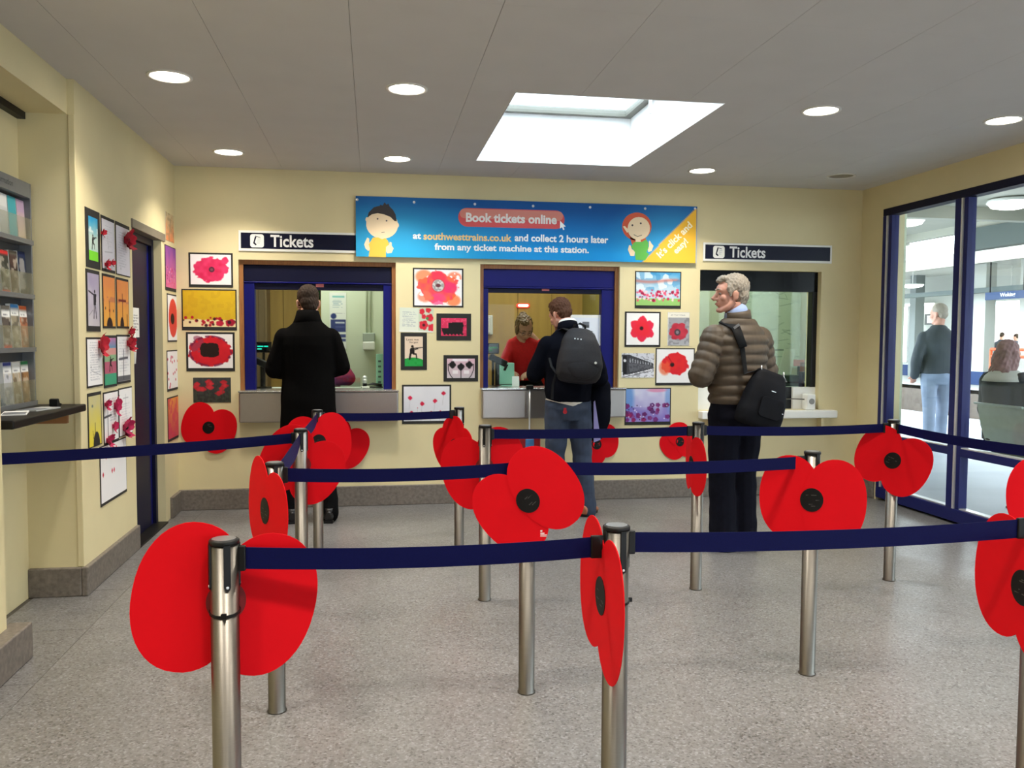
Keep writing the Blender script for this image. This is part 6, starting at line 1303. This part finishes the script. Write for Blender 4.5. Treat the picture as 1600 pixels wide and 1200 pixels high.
t = thing('charity_box', 'small dark blue box with white markings inside the right window', 'box', ((a.x+b.x)/2, 7.35, .94)); MB().box(a.x, b.x, 7.31, 7.39, .9405, a.z).build('box_body', M_SIGN, t, bevel=.003)
Mx = frame((1, 0, 0), (0, 0, 1), ((a.x+b.x)/2, 7.31, (a.z+.94)/2)); MB().box(-.006, .006, -.04, .04, .001, .002, 0, Mx @ Matrix.Rotation(-.9, 4, 'Z')).box(-.006, .006, -.02, .04, .001, .002, 0, Mx @ Matrix.Translation((.02, .03, 0)) @ Matrix.Rotation(-.9, 4, 'Z')).build('white_mark', M_LET, t)
a, b = aty(1222, 586, 7.5), aty(1248, 604, 7.5)
t = thing('ticket_printer', 'dark green-grey ticket printer inside the right window', 'printer', ((a.x+b.x)/2, 7.5, .94)); MB().box(a.x-.05, b.x, 7.45, 7.6, .9405, a.z).build('printer_body', mat('printer_dark', rgb(44, 62, 58), .4), t, bevel=.008); MB().box(a.x, b.x-.02, 7.447, 7.45, .97, .985).build('paper_slot', M_BLACK, t)
a = aty(1264, 545, 7.6)
t = thing('keypad_unit', 'tall grey panel with buttons at the right of the closed booth', 'keypad', (a.x, 7.6, .94)); MB().box(a.x-.035, a.x+.03, 7.58, 7.62, .9405, aty(1264, 520, 7.6).z).build('panel', mat('grey_panel', rgb(96, 116, 108), .5), t, bevel=.01, seg=3)
for k in range(5): MB().box(a.x-.012, a.x+.012, 7.576, 7.58, 1.1+k*.06, 1.12+k*.06).build('button', M_BLACK, t)

# ------------------------------------------------------------------ wheeled case beside the rucksack man
cx, cy = 1.235, 6.76
t = thing('wheeled_case', 'red and blue wheeled case with its handle up, beside the rucksack man', 'suitcase', (cx, cy, 0))
MB().box(cx-.11, cx+.11, cy-.08, cy+.08, .06, .60).build('case_body', mat('case_red', rgb(150, 16, 24), .7, noise=.1), t, bevel=.03, seg=3)
MB().box(cx-.02, cx+.05, cy-.088, cy-.075, .10, .57).build('front_band', mat('case_blue', rgb(66, 130, 190), .6), t, bevel=.004)
MB().box(cx-.10, cx+.10, cy-.07, cy+.07, .60, .615).build('top_panel', mat('case_grey', rgb(190, 192, 200), .5), t, bevel=.004)
for s in (.035,): MB().cyl((cx+s, cy+.04, .6), (cx+s, cy+.04, .97), .007).build('handle_rod', M_ALU, t, smooth=True)
MB().box(cx+.005, cx+.065, cy+.025, cy+.055, .965, 1.0).build('handle_grip', M_BLACK, t, bevel=.008)
for sx in (-.08, .08): MB().cyl((cx+sx-.012, cy+.06, .03), (cx+sx+.012, cy+.06, .03), .03, 16).build('wheel', M_BLACK, t); MB().box(cx+sx-.02, cx+sx+.02, cy-.06, cy-.04, .0, .06).build('foot', M_BLACK, t)

# ------------------------------------------------------------------ the platform outside
PZ = 0.06
M_PAVE = mat('platform_paving', rgb(150, 156, 166), .5, noise=.08, nscale=2, bump=.05, bscale=200); M_COPE = mat('platform_coping', rgb(190, 192, 194), .6); M_BALL = mat('track_ballast', rgb(74, 66, 58), .95, noise=.35, nscale=30, bump=.5, bscale=40)
XE, XF = 9.95, 15.7
def S(mb, name, m, **k): o = mb.build(name, m, **k); o['kind'] = 'structure'; return o
S(MB().box(XR+.12, XE-.45, YB-6, 46, PZ-.4, PZ), 'floor_platform', M_PAVE)
S(MB().box(XE-.45, XE, YB-6, 46, PZ-.5, PZ+.002), 'trim_platform_edge', M_COPE)
S(MB().box(XE-1.15, XE-1.05, YB-6, 46, PZ-.001, PZ+.003), 'trim_platform_line', M_COPE)
S(MB().box(XE, XF, YB-6, 46, -1.3, -.85), 'floor_tracks', M_BALL)
S(MB().box(XF, 70, YB-20, 90, PZ-.5, PZ), 'floor_far_platform', mat('far_platform_paving', rgb(160, 162, 160), .6, noise=.06, nscale=2))
S(MB().box(XF, XF+.35, YB-6, 60, PZ-.49, PZ+.006), 'trim_far_platform_edge', M_COPE)
S(MB().box(XF-.02, XF, YB-6, 60, -1.0, PZ-.1), 'wall_far_platform_face', mat('brick_face', rgb(100, 90, 82), .9, noise=.2, nscale=8))
for k, x in enumerate((10.7, 12.13, 13.6, 15.03)):
    t = thing('rail', 'steel running rail, number %s from the near platform edge' % ('one', 'two', 'three', 'four')[k], 'rail', (x, 15, -.85), 'railway rails'); MB().prism([(-.07, 0), (.07, 0), (.07, .015), (.012, .03), (.012, .11), (.035, .12), (.035, .155), (-.035, .155), (-.035, .12), (-.012, .11), (-.012, .03), (-.07, .015)], YB-6, 45, 0, Matrix(((1, 0, 0, x), (0, 0, 1, 0), (0, 1, 0, -.85), (0, 0, 0, 1)))).build('rail_bar', mat('rusty_rail', rgb(96, 74, 58), .5, .7), t)
# near canopy: soffit, cross beams, deep edge beam
M_CANO = mat('canopy_cream', rgb(160, 160, 146), .6, noise=.06, nscale=2); M_CANG = mat('canopy_grey_green', rgb(62, 76, 72), .5, noise=.05)
XC = 8.9
ZE = atx(1411, 382, XC).z; ZG = atx(1515, 393, XC-.1).z; ZS = ZE+.12
S(MB().box(XR+.2, XC, YB-6, 30, ZS, ZS+.1), 'ceiling_canopy', M_CANO)
for k, yy in enumerate(np.arange(-2, 30, 3.0)): S(MB().box(XR+.2, XC, yy, yy+.16, ZS-.16, ZS), 'trim_canopy_beam_%d' % k, M_CANO)
S(MB().box(XC-.12, XC, YB-6, 30, ZE, ZS+.1), 'trim_canopy_edge', M_CANO); S(MB().box(XC-.2, XC-.02, YB-6, atx(1508, 375, XC-.1).y, ZG, ZE+.02), 'trim_canopy_gutter', M_CANG)
S(MB().box(XR+.5, XR+.7, 8.9, 24, ZS-.3, ZS), 'trim_canopy_wall_beam', M_CANO)
M_FIT = mat('platform_lamp_glow', (1, 1, 1), .4, emit=(1, 1, .96), estr=8)
def platform_lamp(x, y, z, label, r=.22, stretch=1.0):
    t = thing('platform_lamp', label, 'lamp', (x, y, z), 'platform canopy lamps'); R = Matrix.Translation((x, y, z)) @ Matrix.Diagonal((1, stretch, 1, 1))
    MB().lathe([(r*.6, .05), (r, .04), (r*1.05, 0)], 22, 0, R).build('lamp_housing', M_WHITE, t, smooth=True); MB().lathe([(r*1.0, 0), (r*.85, -.05), (r*.4, -.075), (.002, -.08)], 22, 0, R).build('lamp_bowl', M_FIT, t, smooth=True); return t
q = atz(1418, 346, ZS-.06); platform_lamp(q.x, q.y, ZS-.052, 'round canopy lamp seen through the left pane'); q = atz(1580, 318, ZS-.06); platform_lamp(q.x, q.y, ZS-.052, 'large round canopy lamp seen through the right pane', .26)
# far platform building, canopy, columns
XW = 19.6
M_FWALL = mat('far_wall_white', rgb(178, 180, 172), .7, noise=.03, nscale=1); M_DADO = mat('blue_dado', rgb(34, 56, 98), .6, spec=.2)
yo0, yo1 = atx(1592, 540, XW).y, atx(1539, 540, XW).y
mb = MB().box(XW, XW+.3, yo1, 60, PZ, 3.9).box(XW, XW+.3, -2, yo0, PZ, 3.9).box(XW, XW+.3, yo0, yo1, atx(1560, 470, XW).z, 3.9); S(mb, 'wall_far_platform', M_FWALL)
zd = atx(1420, 570, XW).z
S(MB().box(XW-.04, XW, yo1, 60, PZ, zd).box(XW-.04, XW, -2, yo0, PZ, zd), 'trim_far_dado', M_DADO)
S(MB().box(XF+.1, XW+.4, -4, 60, 3.62, 3.75), 'ceiling_far_canopy', mat('far_soffit', rgb(200, 200, 192), .7)); S(MB().box(XF, XF+.15, -4, 60, 3.40, 3.75), 'trim_far_canopy_edge', M_CANO)
zb = atx(1560, 452, 17.2).z; S(MB().box(17.1, 17.3, -4, 60, zb-.07, zb+.07), 'trim_far_canopy_beam', M_CANG)
def fcolumn(u0, u1, X, label, m=M_FWALL, base=True):
    a, b = atx(u0, 520, X), atx(u1, 520, X); t = thing('platform_column', label, 'column', (X, (a.y+b.y)/2, PZ), 'far platform columns')
    MB().box(X, X+.35, b.y, a.y, PZ, 3.62).build('shaft', m, t, bevel=.01)
    if base: MB().box(X-.03, X+.38, b.y-.03, a.y+.03, PZ, zd).build('blue_base', M_DADO, t, bevel=.01)
fcolumn(1515, 1538, 17.6, 'broad cream column left of the hanging station sign on the far platform'); fcolumn(1420, 1429, 18.6, 'narrow grey column on the far platform seen through the left pane', mat('column_grey', rgb(120, 126, 124), .6), False)
fcolumn(1591, 1612, 17.6, 'cream column at the right edge of the view on the far platform')
a, b = atx(1540, 468, 17.0), atx(1606, 456, 17.0); zt = atx(1560, 456, 17.0).z; zz = atx(1560, 468, 17.0).z
t = thing('station_sign', 'blue hanging station name sign reading Woking on the far platform', 'sign', (17.0, (a.y+b.y)/2, zz))
MB().box(16.98, 17.04, b.y, a.y, zz, zt).build('panel', mat('station_sign_blue', rgb(48, 68, 104), .5, spec=.2), t)
ya, yb_ = atx(1562, 462, 16.97).y, atx(1586, 462, 16.97).y
mb = MB(); text_mb(mb, 'Woking', frame((0, -1, 0), (0, 0, 1), (16.98, (ya+yb_)/2, (zz+zt)/2)), width=abs(ya-yb_), height=(zt-zz)*.62, bold=.02, depth=.004); mb.build('lettering', M_LET, t)
for yy in (a.y-.15, b.y+.15): MB().cyl((17.01, yy, zt), (17.01, yy, 3.62), .02).build('hanger', M_BLACK, t)
for k, (u, v, X, r, st, lab) in enumerate(((1426, 446, 17.5, .3, 1.3, 'long canopy lamp on the far platform, upper in the left pane'), (1437, 475, 19.3, .28, 2.6, 'long glowing lamp before the far wall above the walking man'), (1580, 462, 18.8, .3, 1.2, 'round canopy lamp above the station name sign'))):
    q = atx(u, v, X); tl = platform_lamp(q.x, q.y, q.z, lab, r, st); MB().cyl((q.x, q.y, q.z+.05), (q.x, q.y, 3.62), .015).build('hanger', M_WHITE, tl)
a, b = atx(1446, 491, XW-.02), atx(1474, 507, XW-.02)
t = thing('wall_sign', 'small dark sign on the far wall behind the walking man\'s head', 'sign', (XW-.03, (a.y+b.y)/2, b.z)); MB().box(XW-.05, XW-.001, b.y, a.y, b.z, a.z).build('panel', mat('dark_sign', rgb(60, 60, 58), .5), t); MB().box(XW-.053, XW-.05, a.y-.5, a.y-.15, b.z+.06, a.z-.06).build('white_mark', M_LET, t)
for (u0, u1, lab) in ((1407, 1417, 'tall bright poster panel on the far wall seen through the left pane'), (1507, 1514, 'tall bright panel left of the broad column')):
    a, b = atx(u0, 478, XW-.05), atx(u1, 566, XW-.05); t = thing('lit_panel', lab, 'poster panel', (XW-.05, (a.y+b.y)/2, b.z), 'backlit panels'); MB().box(XW-.08, XW-.001, b.y, a.y, b.z, a.z).build('case', M_ALU, t); MB().box(XW-.085, XW-.08, b.y+.05, a.y-.05, b.z+.05, a.z-.05).build('lit_face', mat('backlit_face', (1, 1, 1), .5, emit=(1, 1, 1), estr=4), t)
# scene beyond the opening
S(MB().box(38, 39, -10, 70, 0, 3.2), 'wall_beyond', mat('pale_brick_beyond', rgb(232, 206, 196), .8, noise=.05, nscale=1))
M_ORG = mat('orange_barrier_paint', rgb(230, 92, 50), .5)
bt = thing('works_barrier', 'orange tubular works barrier on the far platform', 'barrier', (17.2, atx(1575, 560, 17.2).y, PZ)); XBm = 17.2
yl, yr = atx(1548, 560, XBm).y, atx(1606, 560, XBm).y
for v in (546, 557): z = atx(1570, v, XBm).z; MB().cyl((XBm, yl, z), (XBm, yr, z), .04, 10).build('rail', M_ORG, bt, smooth=True)
for u in (1548, 1572, 1583): y = atx(u, 560, XBm).y; MB().cyl((XBm, y, PZ), (XBm, y, atx(u, 546, XBm).z), .04, 10).build('post', M_ORG, bt, smooth=True)
# people outside
def simple_person(label, loc, heading, scale, jm, tm, hm, skin=M_SKIN, legs=None, arms=None, vox=.012, hpos=(0, .02, 1.66), hr=None, group=None, hem=.92, shoe=M_SHOE, hairext=None):
    legs = legs or legs_pose(); arms = arms or ((V((-.165, 0, 1.385)), V((-.23, -.02, 1.14)), V((-.22, .10, .92))), (V((.165, 0, 1.385)), V((.23, -.02, 1.14)), V((.22, .10, .92))))
    t, M, H, b = person('person', label, loc, heading, scale, arms, legs, hpos, hr or hrot(0, 4), skin, vox=vox, group=group)
    mb = MB(); torso(mb, M, [(hem, 0, 0, .19, .14), (1.05, 0, 0, .188, .14), (1.22, 0, 0, .2, .142), (1.36, 0, 0, .213, .14), (1.44, 0, -.01, .17, .115), (1.50, 0, -.01, .10, .095), (1.53, 0, -.01, .08, .08)]); sleeves(mb, M, arms, (.076, .073, .068, .062, .054)); mb.remesh('jacket', jm, t, vox, 3, folds(.005, 18))
    trousers(M, legs, tm, t, vox=vox); shoes(M, legs, shoe, t)
    mb = MB(); mb.ball((0, -.022, .06), (.083, .098, .09), 20, 14, M=H).ball((0, -.055, .0), (.07, .062, .062), 16, 10, M=H); (hairext(mb, H) if hairext else None); mb.remesh('hair', hm, t, .008, 1, hair_noise(.002)); return t, M, H
legs = legs_pose(.09, .09, .0, ((-.02, -.16), (.02, .20)))
simple_person('grey-haired man in a dark jacket and pale jeans walking on the platform outside', (6.93, 9.50, PZ), -22, .985, mat('slate_jacket', rgb(46, 54, 62), .7, noise=.35, nscale=5), mat('pale_jeans', rgb(120, 134, 156), .8, noise=.15, nscale=8), M_GREYH, M_SKIN2, legs, ((V((-.165, 0, 1.385)), V((-.26, -.10, 1.14)), V((-.26, .02, .90))), (V((.165, 0, 1.385)), V((.25, .06, 1.15)), V((.22, .22, .95)))), .010, hr=hrot(48, 6))
M_DK = mat('dark_coat_far', rgb(46, 50, 62), .8); M_DKT = mat('dark_trousers_far', rgb(44, 46, 58), .8)
for k, (u, v0, lab, hd) in enumerate(((1564, 520, 'far man in a dark coat looking down at his phone beyond the orange barrier', -60), (1541.5, 520, 'far figure half hidden by the cream column on the far platform', 20), (1587, 522, 'far figure in a dark coat with a bag by the right edge column', 30))):
    X = 20.6+.5*k; q = atx(u, 560, X); ztop = atx(u, v0, X).z; simple_person(lab, (X, q.y, PZ), hd, (ztop-PZ)/1.79, M_DK, M_DKT, M_BROWNH, vox=.016, hr=hrot(0, 30 if k == 0 else 5), group='people on the far platform')
# bench with a seated woman
M_BENCH = mat('bench_grey_green', rgb(176, 190, 186), .4, .3, noise=.05)
XBn = 5.05
bn2 = thing('platform_bench', 'pale grey metal platform bench with its back to the glazing', 'bench', (XBn+.1, 5.6, PZ))
def seat_shell(y0, y1):
    n = 10; vs = []; fs = []; pro = [(-.02, .80), (.0, .805), (.02, .79), (.06, .60), (.11, .47), (.16, .44), (.30, .43), (.50, .445), (.52, .43)]
    for y in (y0, y1):
        for x, z in pro: vs.append((XBn+x, y, PZ+z))
        for x, z in pro[::-1]: vs.append((XBn+x+.012, y, PZ+z-.014))
    m = len(pro)*2; fs = [(i, (i+1) % m, m+(i+1) % m, m+i) for i in range(m)]+[(i+1, i, m-1-i, m-2-i) for i in range(len(pro)-1)]+[(m+i, m+i+1, m+m-2-i, m+m-1-i) for i in range(len(pro)-1)]
    return MB().add(vs, fs)
for y0 in (5.88, 5.32, 4.76): seat_shell(y0, y0+.54).build('seat_shell', M_BENCH, bn2)
MB().box(XBn+.2, XBn+.28, 4.7, 6.46, PZ+.34, PZ+.41).build('seat_beam', mat('bench_beam', rgb(70, 84, 84), .5, .4), bn2, bevel=.006)
for y in (5.85, 4.9): MB().box(XBn+.2, XBn+.27, y-.035, y+.035, PZ, PZ+.34).build('pedestal', M_STEEL, bn2, bevel=.004); MB().box(XBn-.1, XBn+.5, y-.06, y+.06, PZ+.0005, PZ+.014).build('foot_plate', M_STEEL, bn2, bevel=.003)
arms = ((V((-.17, .02, 1.40)), V((-.24, .06, 1.12)), V((-.12, .30, 1.04))), (V((.17, .02, 1.40)), V((.24, .06, 1.12)), V((.12, .30, 1.04))))
sl = [(V((s*.09, .02, .92)), V((s*.10, .44, .93)), V((s*.10, .50, .52))) for s in (-1, 1)]
wloc = (XBn+.24, 6.37, PZ+.45-.83*.93)
def wh(mb, H):
    mb.ball((0, -.06, -.05), (.105, .075, .13), 18, 12, M=H); mb.ball((0, -.065, -.15), (.12, .06, .09), 16, 10, M=H); [mb.ball((s*.08, .0, -.06), (.035, .05, .12), 12, 8, M=H) for s in (-1, 1)]
t, M, H, b = person('person', 'woman with pinkish shoulder-length hair sitting on the platform bench outside', wloc, -78, .93, arms, sl, (0, .03, 1.63), hrot(-12, 10), M_SKIN2, vox=.010)
mb = MB(); torso(mb, M, [(.86, 0, 0, .18, .14), (1.0, 0, 0, .18, .14), (1.2, 0, 0, .19, .14), (1.36, 0, 0, .205, .135), (1.44, 0, -.01, .16, .11), (1.50, 0, -.01, .09, .09)]); sleeves(mb, M, arms, (.085, .078, .07, .062, .05)); mb.remesh('jumper', mat('slate_jumper', rgb(48, 54, 64), .85), t, .010, 3, folds(.004))
mb = MB(); mb.tube([M @ V((0, -.01, 1.405)), M @ V((0, -.012, 1.45)), M @ V((0, -.014, 1.50))], [(.19, .14), (.165, .125), (.10, .10)], 24, side=M.to_3x3() @ V((1, 0, 0))); mb.build('pale_hood', mat('pale_hood_cloth', rgb(206, 206, 200), .85), t, smooth=True)
mb = MB()
for a_, b_, c_ in sl: limb(mb, M, a_, b_, c_, (.095, .09, .07, .062, .05))
torso(mb, M, [(.80, 0, .02, .16, .13), (.88, 0, .02, .18, .14), (.98, 0, 0, .165, .125)]); mb.remesh('trousers', M_NTROU, t, .012, 3)
for a_, b_, c_ in sl: MB().tube([M @ (c_+V(p)) for p in ((0, -.08, -.04), (0, 0, -.035), (0, .09, -.05), (0, .17, -.06))], [.035, .042, .036, .02], 12).build('shoe', M_SHOE, t, smooth=True)
mb = MB(); mb.ball((0, -.022, .06), (.086, .1, .09), 20, 14, M=H); wh(mb, H); mb.remesh('hair', mat('faded_pink_hair', rgb(146, 112, 112), .7, noise=.3, nscale=14), t, .008, 1, hair_noise(.004, .6))
